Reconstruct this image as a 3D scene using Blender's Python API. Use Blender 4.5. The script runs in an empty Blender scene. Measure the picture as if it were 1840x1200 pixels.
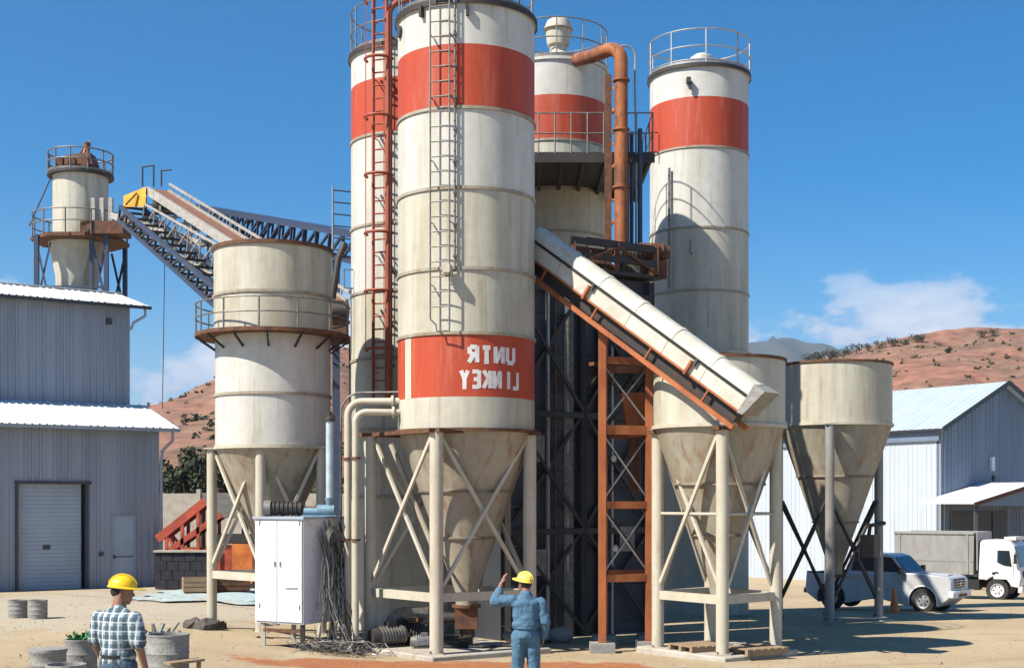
import bpy, bmesh, math, random
from mathutils import Vector, Matrix, noise as mnoise
R_ = math.radians
sc = bpy.context.scene
col = sc.collection
rnd = random.Random(7)

# ------------------------------------------------------------------ camera
F, HY, CZ = 2400.0, 900.0, 2.0          # focal length and horizon row in photo pixels, eye height
cam = bpy.data.cameras.new('camera')
cam.sensor_width = 36; cam.lens = F / 1840 * 36
cam.shift_y = (HY - 600) / 1840
cam.clip_start = .1; cam.clip_end = 20000
camo = bpy.data.objects.new('camera', cam); col.objects.link(camo)
camo.location = (0, 0, CZ); camo.rotation_euler = (R_(90), 0, 0)
sc.camera = camo

# ------------------------------------------------------------------ sky and sun
SUN_AZ, SUN_EL = 58.0, 47.0             # degrees to the left of "behind the camera"
ts = Vector((-math.sin(R_(SUN_AZ)) * math.cos(R_(SUN_EL)), -math.cos(R_(SUN_AZ)) * math.cos(R_(SUN_EL)), math.sin(R_(SUN_EL))))
wd = bpy.data.worlds.new('World'); sc.world = wd; wd.use_nodes = True
nt = wd.node_tree; nt.nodes.clear()
def wn(t, **k):
    n = nt.nodes.new(t)
    for a, b in k.items(): setattr(n, a, b)
    return n
def wl(a, b): nt.links.new(a, b)
sky = wn('ShaderNodeTexSky'); sky.sky_type = 'NISHITA'; sky.sun_disc = False
sky.sun_elevation = R_(SUN_EL); sky.sun_rotation = math.atan2(ts.x, ts.y)
sky.altitude = 900; sky.air_density = 1.0; sky.dust_density = .1; sky.ozone_density = 3.5
hs = wn('ShaderNodeHueSaturation'); hs.inputs['Saturation'].default_value = 1.52; hs.inputs['Hue'].default_value = .497
wl(sky.outputs[0], hs.inputs['Color'])
tc = wn('ShaderNodeTexCoord'); sep = wn('ShaderNodeSeparateXYZ'); wl(tc.outputs['Generated'], sep.inputs[0])
mp = wn('ShaderNodeMapping'); mp.inputs['Scale'].default_value = (5.5, 5.5, 11); mp.inputs['Location'].default_value = (.09, 0, -.26)
wl(tc.outputs['Generated'], mp.inputs[0])
cn = wn('ShaderNodeTexNoise'); cn.inputs['Scale'].default_value = 1.6; cn.inputs['Detail'].default_value = 7; cn.inputs['Roughness'].default_value = .56
wl(mp.outputs[0], cn.inputs['Vector'])
def wmath(op, a, b=None, clamp=False):
    n = wn('ShaderNodeMath', operation=op, use_clamp=clamp)
    for i, v in enumerate((a, b)):
        if v is None: continue
        if isinstance(v, (int, float)): n.inputs[i].default_value = v
        else: wl(v, n.inputs[i])
    return n.outputs[0]
el = sep.outputs['Z']
up = wn('ShaderNodeMapRange', interpolation_type='SMOOTHSTEP'); up.inputs['From Min'].default_value = .205; up.inputs['From Max'].default_value = .10
wl(el, up.inputs['Value'])                                      # a low band of fair-weather cumulus all round
cth = wmath('SUBTRACT', cn.outputs['Fac'], wmath('SUBTRACT', .652, wmath('MULTIPLY', up.outputs[0], .2)))
cm = wmath('MULTIPLY', cth, 20.0, True)
cm = wmath('MULTIPLY', cm, wmath('MULTIPLY', up.outputs[0], 1.15, True))
ccol = wn('ShaderNodeMix', data_type='RGBA'); ccol.inputs[6].default_value = (3.6, 4.9, 6.8, 1); ccol.inputs[7].default_value = (7.6, 7.7, 8.0, 1)
wl(wmath('MULTIPLY', cth, 6.0, True), ccol.inputs[0])
smx = wn('ShaderNodeMix', data_type='RGBA'); wl(cm, smx.inputs[0]); wl(hs.outputs[0], smx.inputs[6]); wl(ccol.outputs[2], smx.inputs[7])
bg = wn('ShaderNodeBackground'); bg.inputs['Strength'].default_value = .078
wl(smx.outputs[2], bg.inputs['Color'])
wo = wn('ShaderNodeOutputWorld'); wl(bg.outputs[0], wo.inputs['Surface'])
sun = bpy.data.lights.new('sun', 'SUN'); sun.energy = 5.0; sun.angle = R_(.53); sun.color = (1, .94, .84)
suno = bpy.data.objects.new('sun', sun); col.objects.link(suno)
suno.rotation_euler = ts.to_track_quat('Z', 'Y').to_euler(); suno.location = ts * 60
sc.view_settings.view_transform = 'Standard'; sc.view_settings.look = 'None'; sc.view_settings.gamma = 1
sc.view_settings.use_curve_mapping = False
sc.view_settings.exposure = .82
sc.cycles.use_denoising = True
sc.cycles.max_bounces = 6; sc.cycles.diffuse_bounces = 1

# ------------------------------------------------------------------ helpers
def W(px, py, Y): return Vector(((px - 920) / F * Y, Y, CZ + (HY - py) / F * Y))
def XP(px, Y): return (px - 920) / F * Y
def ZP(py, Y): return CZ + (HY - py) / F * Y
def lerp(a, b, t): return a + (b - a) * t
def sstep(a, b, x):
    t = max(0., min(1., (x - a) / (b - a))); return t * t * (3 - 2 * t)
def prof(tab, y):
    if y <= tab[0][0]: return tab[0][1]
    for (a, za), (b, zb) in zip(tab, tab[1:]):
        if y <= b: return lerp(za, zb, (y - a) / (b - a))
    return tab[-1][1]
TC = [(-30, -.2), (0, -.22), (13, -.55), (18.5, -.78), (26, -1.08), (36, -1.25), (48, -1.75), (60, -2.3), (75, -2.6), (150, -2.7)]
TL = [(-30, -.2), (0, -.22), (13, -.55), (28, -.75), (60, -.8), (80, -1.3), (120, -2.6), (150, -2.7)]
def gz(x, y):
    w = sstep(-9, -1.5, x)
    return prof(TL, y) * (1 - w) + prof(TC, y) * w + .03 * mnoise.noise((x * .25, y * .25, 3)) * (1 if y < 90 else 0)

ORI = {}
def thing(name, label, cat, loc=(0, 0, 0), rz=0, group=None, local=False):
    o = bpy.data.objects.new(name, None); col.objects.link(o)
    o.empty_display_size = .2
    o.location = loc; o.rotation_euler = (0, 0, rz)
    o['label'] = label; o['category'] = cat
    if group: o['group'] = group
    ORI[o] = Vector((0, 0, 0)) if local else Vector(loc)
    return o

class MB:
    def __init__(s): s.v = []; s.f = []
    def add(s, vs, fs):
        b = len(s.v); s.v += [Vector(x) for x in vs]; s.f += [tuple(b + i for i in f) for f in fs]; return s
    def box(s, c, d, M=None):
        x, y, z = d[0] / 2, d[1] / 2, d[2] / 2
        vs = [Vector((a * x, b * y, e * z)) for e in (-1, 1) for b in (-1, 1) for a in (-1, 1)]
        if M is not None: vs = [M @ v for v in vs]
        c = Vector(c)
        return s.add([v + c for v in vs], [(0, 2, 3, 1), (4, 5, 7, 6), (0, 1, 5, 4), (2, 6, 7, 3), (0, 4, 6, 2), (1, 3, 7, 5)])
    def bar(s, a, b, w, h=None, up=(0, 0, 1)):                 # rectangular bar from a to b
        a = Vector(a); b = Vector(b); h = h or w; d = (b - a); L = d.length; d.normalize(); u = Vector(up)
        if abs(d.dot(u)) > .98: u = Vector((0, 1, 0))
        x = d.cross(u).normalized(); z = x.cross(d)
        M = Matrix((x, d, z)).transposed()
        return s.box((a + b) / 2, (w, L, h), M)
    def tube(s, a, b, r, r2=None, n=10, cap=True):
        a = Vector(a); b = Vector(b); r2 = r if r2 is None else r2
        d = (b - a).normalized(); u = Vector((0, 0, 1)) if abs(d.z) < .95 else Vector((1, 0, 0))
        x = d.cross(u).normalized(); y = x.cross(d)
        vs = [a + (x * math.cos(2 * math.pi * i / n) + y * math.sin(2 * math.pi * i / n)) * r for i in range(n)]
        vs += [b + (x * math.cos(2 * math.pi * i / n) + y * math.sin(2 * math.pi * i / n)) * r2 for i in range(n)]
        fs = [(i, (i + 1) % n, n + (i + 1) % n, n + i) for i in range(n)]
        if cap: fs += [tuple(range(n - 1, -1, -1)), tuple(range(n, 2 * n))]
        return s.add(vs, fs)
    def path(s, pts, r, n=8, closed=False, rr=None):
        pts = [Vector(p) for p in pts]; m = len(pts); fr = None; vs = []
        for i, p in enumerate(pts):
            if closed: d = pts[(i + 1) % m] - pts[i - 1]
            else: d = pts[min(i + 1, m - 1)] - pts[max(i - 1, 0)]
            if d.length < 1e-9: d = Vector((0, 0, 1))
            d.normalize()
            if fr is None:
                u = Vector((0, 0, 1)) if abs(d.z) < .9 else Vector((1, 0, 0)); fr = d.cross(u).normalized()
            else:
                fr = (fr - d * fr.dot(d)); fr.normalize()
            y = d.cross(fr); q = rr[i] if rr else r
            vs += [p + (fr * math.cos(2 * math.pi * k / n) + y * math.sin(2 * math.pi * k / n)) * q for k in range(n)]
        fs = []
        for i in range(m if closed else m - 1):
            j = (i + 1) % m
            fs += [(i * n + k, i * n + (k + 1) % n, j * n + (k + 1) % n, j * n + k) for k in range(n)]
        if not closed: fs += [tuple(range(n - 1, -1, -1)), tuple((m - 1) * n + k for k in range(n))]
        return s.add(vs, fs)
    def lathe(s, prf, c=(0, 0, 0), n=48, a0=0., a1=None, shear=None):  # profile of (r, z)
        full = a1 is None; a1 = a0 + 2 * math.pi if full else a1
        k = n if full else n + 1; m = len(prf); c = Vector(c); vs = []
        for i in range(k):
            t = a0 + (a1 - a0) * i / n
            for (r, z) in prf:
                q = c + Vector((r * math.sin(t), -r * math.cos(t), z))
                if shear: q += Vector(shear) * z
                vs.append(q)
        fs = []
        for i in range(n):
            j = (i + 1) % k
            for b in range(m - 1): fs.append((i * m + b, j * m + b, j * m + b + 1, i * m + b + 1))
        return s.add(vs, fs)
    def ring(s, c, R, r, n=48, k=6): return s.lathe([(R + r * math.cos(2 * math.pi * i / k), r * math.sin(2 * math.pi * i / k)) for i in range(k + 1)], c, n)
    def prism(s, poly, off):                                   # polygon (3D points) pushed along off
        n = len(poly); p = [Vector(q) for q in poly]; off = Vector(off)
        return s.add(p + [q + off for q in p], [tuple(range(n - 1, -1, -1)), tuple(range(n, 2 * n))] + [(i, (i + 1) % n, n + (i + 1) % n, n + i) for i in range(n)])
    def ell(s, c, r, n=14, m=9, M=None):
        c = Vector(c); vs = []
        for j in range(m + 1):
            ph = math.pi * j / m
            for i in range(n):
                t = 2 * math.pi * i / n
                v = Vector((r[0] * math.sin(ph) * math.cos(t), r[1] * math.sin(ph) * math.sin(t), r[2] * math.cos(ph)))
                vs.append(c + (M @ v if M is not None else v))
        return s.add(vs, [(j * n + i, (j + 1) * n + i, (j + 1) * n + (i + 1) % n, j * n + (i + 1) % n) for j in range(m) for i in range(n)])
    def build(s, name, mat, parent=None, smooth=True, kind=None, label=None, sharp=35):
        o0 = Vector((0, 0, 0))
        if parent is not None:
            r = parent
            while r.parent is not None: r = r.parent
            o0 = ORI.get(r, Vector((0, 0, 0)))
        me = bpy.data.meshes.new(name)
        me.from_pydata([v - o0 for v in s.v], [], s.f)
        bm = bmesh.new(); bm.from_mesh(me)
        bmesh.ops.remove_doubles(bm, verts=bm.verts, dist=1e-5)
        bmesh.ops.recalc_face_normals(bm, faces=bm.faces)
        if smooth:
            for f in bm.faces: f.smooth = True
            lim = R_(sharp)
            for e in bm.edges:
                if len(e.link_faces) == 2 and e.calc_face_angle(0) > lim: e.smooth = False
        bm.to_mesh(me); bm.free()
        o = bpy.data.objects.new(name, me); col.objects.link(o)
        if mat: me.materials.append(mat)
        if parent is not None: o.parent = parent
        if kind: o['kind'] = kind
        if label: o['label'] = label
        return o
def tag(o, label, cat, group=None):
    o['label'] = label; o['category'] = cat
    if group: o['group'] = group
    return o
def arc(c, r, a0, a1, ux, uy, n=8):
    c = Vector(c); ux = Vector(ux); uy = Vector(uy)
    return [c + ux * (r * math.cos(lerp(a0, a1, i / n))) + uy * (r * math.sin(lerp(a0, a1, i / n))) for i in range(n + 1)]

# ------------------------------------------------------------------ materials
def mat(name, c, c2=None, rough=.6, metal=0, scale=3., stretch=(1, 1, 1), lo=.35, hi=.7, bump=0., bscale=40., c3=None, s3=8., lo3=.6, hi3=.72, stretch3=None, grain=.06, spec=.4, detail=6):
    m = bpy.data.materials.new(name); m.use_nodes = True; t = m.node_tree; N = t.nodes; L = t.links
    b = N['Principled BSDF']; b.inputs['Roughness'].default_value = rough; b.inputs['Metallic'].default_value = metal
    b.inputs['Specular IOR Level'].default_value = spec
    co = N.new('ShaderNodeTexCoord')
    def layer(sc_, st, lo_, hi_, seed):
        mpn = N.new('ShaderNodeMapping'); mpn.inputs['Scale'].default_value = st; mpn.inputs['Location'].default_value = (seed, seed * .7, seed * 1.3)
        L.new(co.outputs['Object'], mpn.inputs[0])
        n = N.new('ShaderNodeTexNoise'); n.inputs['Scale'].default_value = sc_; n.inputs['Detail'].default_value = detail; n.inputs['Roughness'].default_value = .6
        L.new(mpn.outputs[0], n.inputs['Vector'])
        r = N.new('ShaderNodeMapRange'); r.inputs['From Min'].default_value = lo_; r.inputs['From Max'].default_value = hi_
        L.new(n.outputs['Fac'], r.inputs['Value']); return r.outputs[0]
    def mix(f, a, bb):
        x = N.new('ShaderNodeMix'); x.data_type = 'RGBA'
        if hasattr(f, 'links'): L.new(f, x.inputs[0])
        else: x.inputs[0].default_value = f
        for v, i in ((a, 6), (bb, 7)):
            if hasattr(v, 'links'): L.new(v, x.inputs[i])
            else: x.inputs[i].default_value = (*v, 1)
        return x.outputs[2]
    cur = c
    if c2: cur = mix(layer(scale, stretch, lo, hi, 1.3), c, c2)
    if c3: cur = mix(layer(s3, stretch3 or stretch, lo3, hi3, 7.7), cur, c3)
    if grain:
        g = layer(bscale * .8, (1, 1, 1), .3, .7, 4.1)
        x = N.new('ShaderNodeMix'); x.data_type = 'RGBA'; x.blend_type = 'MULTIPLY'; x.inputs[0].default_value = 1
        gm = N.new('ShaderNodeMapRange'); gm.inputs['To Min'].default_value = 1 - grain * 2; gm.inputs['To Max'].default_value = 1.
        L.new(g, gm.inputs['Value'])
        if hasattr(cur, 'links'): L.new(cur, x.inputs[6])
        else: x.inputs[6].default_value = (*cur, 1)
        L.new(gm.outputs[0], x.inputs[7]); cur = x.outputs[2]
    if hasattr(cur, 'links'): L.new(cur, b.inputs['Base Color'])
    else: b.inputs['Base Color'].default_value = (*cur, 1)
    if bump:
        bn = N.new('ShaderNodeBump'); bn.inputs['Strength'].default_value = bump; bn.inputs['Distance'].default_value = .02
        n = N.new('ShaderNodeTexNoise'); n.inputs['Scale'].default_value = bscale; n.inputs['Detail'].default_value = 5
        L.new(co.outputs['Object'], n.inputs['Vector']); L.new(n.outputs['Fac'], bn.inputs['Height']); L.new(bn.outputs[0], b.inputs['Normal'])
    return m
V = (1, 1, .12)
M = {}
M['cream'] = mat('silo_cream', (.54, .515, .42), (.39, .35, .255), .55, 0, 2.2, V, .38, .74, .3, 5, (.31, .235, .15), 3.0, .54, .82, (2.4, 2.4, .14))
M['white'] = mat('silo_white', (.58, .565, .51), (.44, .41, .33), .5, 0, 2., V, .42, .8, .28, 5, (.34, .26, .17), 2.8, .57, .84, (2.4, 2.4, .14))
M['cone'] = mat('hopper_cone_paint', (.37, .34, .265), (.27, .215, .14), .6, 0, 1.6, (1, 1, .3), .38, .75, .14, 12, (.24, .13, .065), 3, .52, .76, (2, 2, .22))
M['red'] = mat('silo_red', (.46, .064, .022), (.35, .044, .018), .55, 0, 2., V, .4, .8, .1, 14, (.50, .17, .11), 3.4, .55, .8)
M['seam'] = mat('seam_steel', (.30, .26, .20), (.18, .12, .08), .6, .2, 4)
M['dark'] = mat('dark_steel', (.05, .045, .042), (.10, .055, .03), .6, .3, 5, lo=.5, hi=.8)
M['blue'] = mat('blue_steel', (.035, .06, .12), (.07, .07, .08), .55, .2, 4, lo=.4)
M['galv'] = mat('galvanised', (.42, .43, .44), (.30, .30, .30), .45, .6, 9)
M['grail'] = mat('grey_rail', (.24, .24, .23), (.15, .11, .08), .5, .4, 9)
M['orange'] = mat('orange_steel', (.43, .145, .05), (.25, .07, .028), .6, .1, 3, (1, 1, .4), .4, .75, .1, 30)
M['ductm'] = mat('rusty_orange_duct', (.40, .135, .045), (.20, .075, .035), .7, .1, 2.6, (1, 1, .5), .38, .62, .25, 18, (.10, .05, .03), 5, .56, .7)
M['redsteel'] = mat('red_steel', (.36, .085, .04), (.22, .06, .035), .6, .1, 4, (1, 1, .4), .4, .75)
M['rust'] = mat('rusty_steel', (.20, .085, .04), (.09, .05, .035), .8, .2, 6, lo=.35, hi=.65, bump=.3)
M['leg'] = mat('leg_paint', (.52, .48, .375), (.40, .33, .235), .55, 0, 3, (1, 1, .3), .45, .8, .1, 20, (.28, .16, .09), 5, .66, .82, (1, 1, .5))
M['legd'] = mat('leg_paint_grey', (.30, .29, .27), (.20, .17, .14), .55, .1, 3, (1, 1, .3), .45, .8)
M['clad'] = mat('blue_grey_cladding', (.36, .41, .49), (.30, .335, .39), .5, .1, 1.2, (1, 1, .2), .35, .75, 0, 30, grain=.03)
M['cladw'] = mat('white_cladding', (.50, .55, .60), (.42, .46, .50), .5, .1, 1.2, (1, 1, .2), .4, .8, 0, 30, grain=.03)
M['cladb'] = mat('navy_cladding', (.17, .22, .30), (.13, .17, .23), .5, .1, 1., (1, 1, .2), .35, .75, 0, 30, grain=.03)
M['cladd'] = mat('charcoal_cladding', (.05, .054, .062), (.032, .034, .04), .55, .1, 1.4, (1, 1, .3), .35, .75, 0, 30, (.16, .09, .05), 3, .68, .85)
M['roof'] = mat('white_roof', (.80, .80, .80), (.68, .67, .64), .45, .1, .8, lo=.45, hi=.8)
M['roofg'] = mat('pale_roof', (.46, .54, .58), (.39, .45, .47), .45, .1, .8, lo=.45, hi=.8)
M['trim'] = mat('dark_trim', (.06, .065, .075), None, .5)
M['door'] = mat('door_paint', (.40, .48, .58), (.34, .41, .50), .5, 0, 1.2, lo=.4)
M['concrete'] = mat('concrete', (.50, .46, .39), (.38, .33, .26), .9, 0, 2.5, bump=.4, bscale=30, c3=(.30, .20, .12), s3=1.6, lo3=.6, hi3=.8, grain=.12)
M['conc2'] = mat('grey_concrete', (.34, .33, .30), (.24, .23, .21), .9, 0, 4, (1, 1, 3), bump=.5, bscale=30, grain=.14)
M['conc3'] = mat('shaded_concrete', (.035, .036, .042), (.022, .022, .027), .9, 0, 4, bump=.5, bscale=20, grain=.14)  # near-black colour carries the shade on the block wall
M['cover'] = mat('conveyor_cover', (.60, .57, .49), (.47, .43, .34), .6, 0, 2, lo=.4, hi=.75, bump=.15, bscale=10, c3=(.36, .27, .18), s3=3, lo3=.6, hi3=.8)
M['rubber'] = mat('black_rubber', (.018, .018, .018), (.03, .028, .025), .8, 0, 8)
M['cabw'] = mat('cabinet_white', (.70, .71, .72), (.60, .60, .58), .4, 0, 2, lo=.5, hi=.8, c3=(.42, .36, .28), s3=2.5, lo3=.6, hi3=.8)
M['pumpb'] = mat('pump_blue', (.22, .36, .44), (.14, .22, .28), .5, .2, 6)
M['bpipe'] = mat('pale_blue_pipe', (.50, .60, .66), (.38, .44, .48), .45, .1, 5)
M['yellow'] = mat('yellow_guard', (.72, .42, .04), (.55, .25, .03), .55, 0, 3, lo=.4)
M['belt'] = mat('rusty_belt', (.26, .12, .075), (.15, .08, .06), .85, 0, 4)
M['truss'] = mat('pale_truss', (.46, .43, .38), (.30, .24, .19), .6, .2, 5, lo=.4)
M['glass'] = mat('dark_glass', (.012, .018, .022), None, .06, 0, grain=0, spec=.8)
M['lamp'] = mat('lamp_glass', (.6, .6, .58), None, .12, 0, grain=0, spec=.8)
M['carw'] = mat('vehicle_white', (.70, .70, .69), (.60, .58, .55), .28, 0, 2, lo=.5, hi=.9, grain=.01, spec=.5)
M['cargrey'] = mat('vehicle_silver', (.58, .585, .59), (.50, .49, .47), .3, .15, 2, grain=.01)
M['tipper'] = mat('tipper_grey', (.36, .355, .34), (.28, .265, .24), .5, .3, 3, (1, 1, .4))
M['tyre'] = mat('tyre', (.022, .022, .022), (.05, .045, .04), .85, 0, 6)
M['rim'] = mat('wheel_rim', (.55, .55, .55), None, .35, .6)
M['chrome'] = mat('chrome', (.6, .6, .6), None, .2, .9, grain=0)
M['black'] = mat('black_plastic', (.02, .02, .022), None, .5)
M['conecol'] = mat('cone_orange', (.70, .20, .05), None, .5)
M['helmet'] = mat('helmet_yellow', (.80, .52, .02), None, .35, grain=.01)
M['helmet2'] = mat('helmet_pale_yellow', (.78, .60, .10), None, .4, grain=.01)
M['skin'] = mat('skin', (.30, .16, .10), (.25, .125, .08), .55, 0, 8)
M['hair'] = mat('dark_hair', (.02, .016, .014), None, .7)
M['denim'] = mat('denim', (.075, .125, .19), (.055, .09, .145), .85, 0, 9, bump=.5, bscale=30)
M['coverall'] = mat('blue_coverall', (.085, .175, .265), (.06, .13, .205), .85, 0, 7, bump=.5, bscale=24)
M['tarp'] = mat('blue_tarp', (.36, .48, .50), (.46, .52, .50), .7, 0, 1.2, bump=.6, bscale=5, c3=(.42, .36, .26), s3=2.2, lo3=.52, hi3=.66)
M['wood'] = mat('pallet_wood', (.36, .25, .15), (.22, .15, .09), .8, 0, 4, (1, 6, 6))
M['greenp'] = mat('green_leaves_and_net', (.05, .22, .06), (.03, .12, .04), .8, 0, 9)
M['foliage'] = mat('foliage', (.06, .072, .03), (.038, .048, .02), .8, 0, 2, lo=.3, grain=.2)
M['foliage2'] = mat('dry_foliage', (.10, .10, .045), (.06, .065, .03), .8, 0, 2, lo=.3, grain=.2)
M['bark'] = mat('bark', (.10, .07, .05), (.06, .045, .03), .9, 0, 8)
M['redm'] = mat('red_machine', (.58, .10, .05), (.26, .06, .035), .6, .1, 3, lo=.35)
M['orm'] = mat('orange_machine', (.75, .22, .05), (.42, .11, .035), .55, .1, 3, lo=.35)
M['letter'] = mat('letter_white', (.78, .76, .74), (.62, .55, .52), .55, 0, 8)
M['stone'] = mat('dark_stone', (.13, .11, .095), (.08, .065, .055), .95, 0, 5, bump=.6, bscale=20, grain=.2)
M['sand'] = mat('stone_grit', (.36, .29, .21), (.26, .20, .15), .95, 0, 6)
M['mount'] = mat('mountain_scrub', (.055, .065, .06), (.085, .08, .065), .95, 0, .01)

def plaid():
    m = bpy.data.materials.new('plaid_cotton'); m.use_nodes = True; N = m.node_tree.nodes; L = m.node_tree.links
    b = N['Principled BSDF']; b.inputs['Roughness'].default_value = .9
    co = N.new('ShaderNodeTexCoord'); sp = N.new('ShaderNodeSeparateXYZ'); L.new(co.outputs['Object'], sp.inputs[0])
    cur = None
    def stripes(sock, period, width, off=0.):
        a = N.new('ShaderNodeMath'); a.operation = 'MULTIPLY_ADD'; a.inputs[1].default_value = 1 / period; a.inputs[2].default_value = 20 + off; L.new(sock, a.inputs[0])
        f = N.new('ShaderNodeMath'); f.operation = 'FRACT'; L.new(a.outputs[0], f.inputs[0])
        c = N.new('ShaderNodeMath'); c.operation = 'LESS_THAN'; c.inputs[1].default_value = width; L.new(f.outputs[0], c.inputs[0]); return c.outputs[0]
    def mx(f, a, c, k):
        x = N.new('ShaderNodeMix'); x.data_type = 'RGBA'
        mu = N.new('ShaderNodeMath'); mu.operation = 'MULTIPLY'; mu.inputs[1].default_value = k; L.new(f, mu.inputs[0]); L.new(mu.outputs[0], x.inputs[0])
        if hasattr(a, 'links'): L.new(a, x.inputs[6])
        else: x.inputs[6].default_value = (*a, 1)
        x.inputs[7].default_value = (*c, 1); return x.outputs[2]
    cur = mx(stripes(sp.outputs['Y'], .085, .5), (.34, .40, .43), (.035, .075, .10), .85)
    cur = mx(stripes(sp.outputs['Z'], .085, .45), cur, (.03, .065, .09), .7)
    cur = mx(stripes(sp.outputs['Y'], .085, .12, .2), cur, (.62, .66, .66), .8)
    cur = mx(stripes(sp.outputs['Z'], .085, .12, .2), cur, (.60, .64, .64), .6)
    L.new(cur, b.inputs['Base Color']); return m
M['plaid'] = plaid()

def ground_mat():
    m = bpy.data.materials.new('dusty_yard'); m.use_nodes = True; t = m.node_tree; N = t.nodes; L = t.links
    b = N['Principled BSDF']; b.inputs['Roughness'].default_value = .95; b.inputs['Specular IOR Level'].default_value = .15
    co = N.new('ShaderNodeTexCoord')
    def noi(s, d=6, st=(1, 1, 1), r=.6):
        mpn = N.new('ShaderNodeMapping'); mpn.inputs['Scale'].default_value = st; L.new(co.outputs['Object'], mpn.inputs[0])
        n = N.new('ShaderNodeTexNoise'); n.inputs['Scale'].default_value = s; n.inputs['Detail'].default_value = d; n.inputs['Roughness'].default_value = r
        L.new(mpn.outputs[0], n.inputs['Vector']); return n.outputs['Fac']
    def rng(v, a, c, d=0, e=1):
        r = N.new('ShaderNodeMapRange'); r.inputs['From Min'].default_value = a; r.inputs['From Max'].default_value = c; r.inputs['To Min'].default_value = d; r.inputs['To Max'].default_value = e
        L.new(v, r.inputs['Value']); return r.outputs[0]
    def mix(f, a, c, bt='MIX'):
        x = N.new('ShaderNodeMix'); x.data_type = 'RGBA'; x.blend_type = bt
        if hasattr(f, 'links'): L.new(f, x.inputs[0])
        else: x.inputs[0].default_value = f
        for v, i in ((a, 6), (c, 7)):
            if hasattr(v, 'links'): L.new(v, x.inputs[i])
            else: x.inputs[i].default_value = (*v, 1)
        return x.outputs[2]
    cur = mix(rng(noi(.35, 7), .35, .68), (.47, .365, .225), (.385, .295, .185))
    cur = mix(rng(noi(.9, 6, (1, .35, 1)), .5, .78), cur, (.49, .41, .285))
    cur = mix(rng(noi(2.6, 5), .62, .78), cur, (.29, .21, .14))
    # red earth spilled in front of the silo: a patch with its own ragged outline
    sp = N.new('ShaderNodeSeparateXYZ'); L.new(co.outputs['Object'], sp.inputs[0])
    def patch(cx, cy, rx, ry):
        v = N.new('ShaderNodeVectorMath'); v.operation = 'SUBTRACT'; v.inputs[1].default_value = (cx, cy, 0); L.new(co.outputs['Object'], v.inputs[0])
        v2 = N.new('ShaderNodeVectorMath'); v2.operation = 'MULTIPLY'; v2.inputs[1].default_value = (1 / rx, 1 / ry, 0); L.new(v.outputs[0], v2.inputs[0])
        ln = N.new('ShaderNodeVectorMath'); ln.operation = 'LENGTH'; L.new(v2.outputs[0], ln.inputs[0])
        ad = N.new('ShaderNodeMath'); ad.operation = 'ADD'; L.new(ln.outputs['Value'], ad.inputs[0]); L.new(rng(noi(1.1, 6), .3, .7, -.35, .35), ad.inputs[1])
        return rng(ad.outputs[0], 1.05, .8)
    for p in ((-2.0, 24.3, 2.9, 1.5), (.9, 24.0, 1.7, 1.4)):
        cur = mix(patch(*p), cur, mix(rng(noi(3, 6), .35, .65), (.42, .17, .075), (.32, .13, .06)))
    for p in ((-10.5, 36, 5.5, 8),):
        cur = mix(rng(patch(*p), 0, 1, 0, .7), cur, (.46, .41, .33))
    trk = None
    for (cx, cy, r) in ((30, 6, 26.0), (30, 6, 27.7), (-8, 58, 36.5), (-8, 58, 38.2), (14, 75, 43.), (14, 75, 44.7)):
        v = N.new('ShaderNodeVectorMath'); v.operation = 'SUBTRACT'; v.inputs[1].default_value = (cx, cy, 0); L.new(co.outputs['Object'], v.inputs[0])
        v2 = N.new('ShaderNodeVectorMath'); v2.operation = 'MULTIPLY'; v2.inputs[1].default_value = (1, 1, 0); L.new(v.outputs[0], v2.inputs[0])
        ln = N.new('ShaderNodeVectorMath'); ln.operation = 'LENGTH'; L.new(v2.outputs[0], ln.inputs[0])
        d1 = N.new('ShaderNodeMath'); d1.operation = 'SUBTRACT'; d1.inputs[1].default_value = r; L.new(ln.outputs['Value'], d1.inputs[0])
        d2 = N.new('ShaderNodeMath'); d2.operation = 'ABSOLUTE'; L.new(d1.outputs[0], d2.inputs[0])
        d3 = N.new('ShaderNodeMath'); d3.operation = 'ADD'; L.new(d2.outputs[0], d3.inputs[0]); L.new(rng(noi(1.7, 5), .3, .7, -.08, .1), d3.inputs[1])
        q = rng(d3.outputs[0], .24, .12)
        if trk is None: trk = q
        else:
            mxn = N.new('ShaderNodeMath'); mxn.operation = 'MAXIMUM'; L.new(trk, mxn.inputs[0]); L.new(q, mxn.inputs[1]); trk = mxn.outputs[0]
    tf = N.new('ShaderNodeMath'); tf.operation = 'MULTIPLY'; L.new(trk, tf.inputs[0]); L.new(rng(noi(.5, 3), .35, .65, .1, .6), tf.inputs[1])
    cur = mix(tf.outputs[0], cur, (.33, .25, .165))
    cur = mix(1, cur, rng(noi(38, 4), .3, .7, .74, 1.06), 'MULTIPLY')
    L.new(cur, b.inputs['Base Color'])
    bn = N.new('ShaderNodeBump'); bn.inputs['Strength'].default_value = .7; bn.inputs['Distance'].default_value = .04
    h = N.new('ShaderNodeMath'); h.operation = 'ADD'; L.new(noi(9, 8, r=.7), h.inputs[0]); L.new(noi(2, 6), h.inputs[1]); L.new(h.outputs[0], bn.inputs['Height']); L.new(bn.outputs[0], b.inputs['Normal'])
    return m
M['ground'] = ground_mat()
M['hill'] = mat('red_hill_earth', (.36, .165, .105), (.27, .16, .10), .95, 0, .045, (1, 1, 2), .4, .62, .9, .35, (.19, .12, .075), .22, .52, .70, grain=.3)

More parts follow.
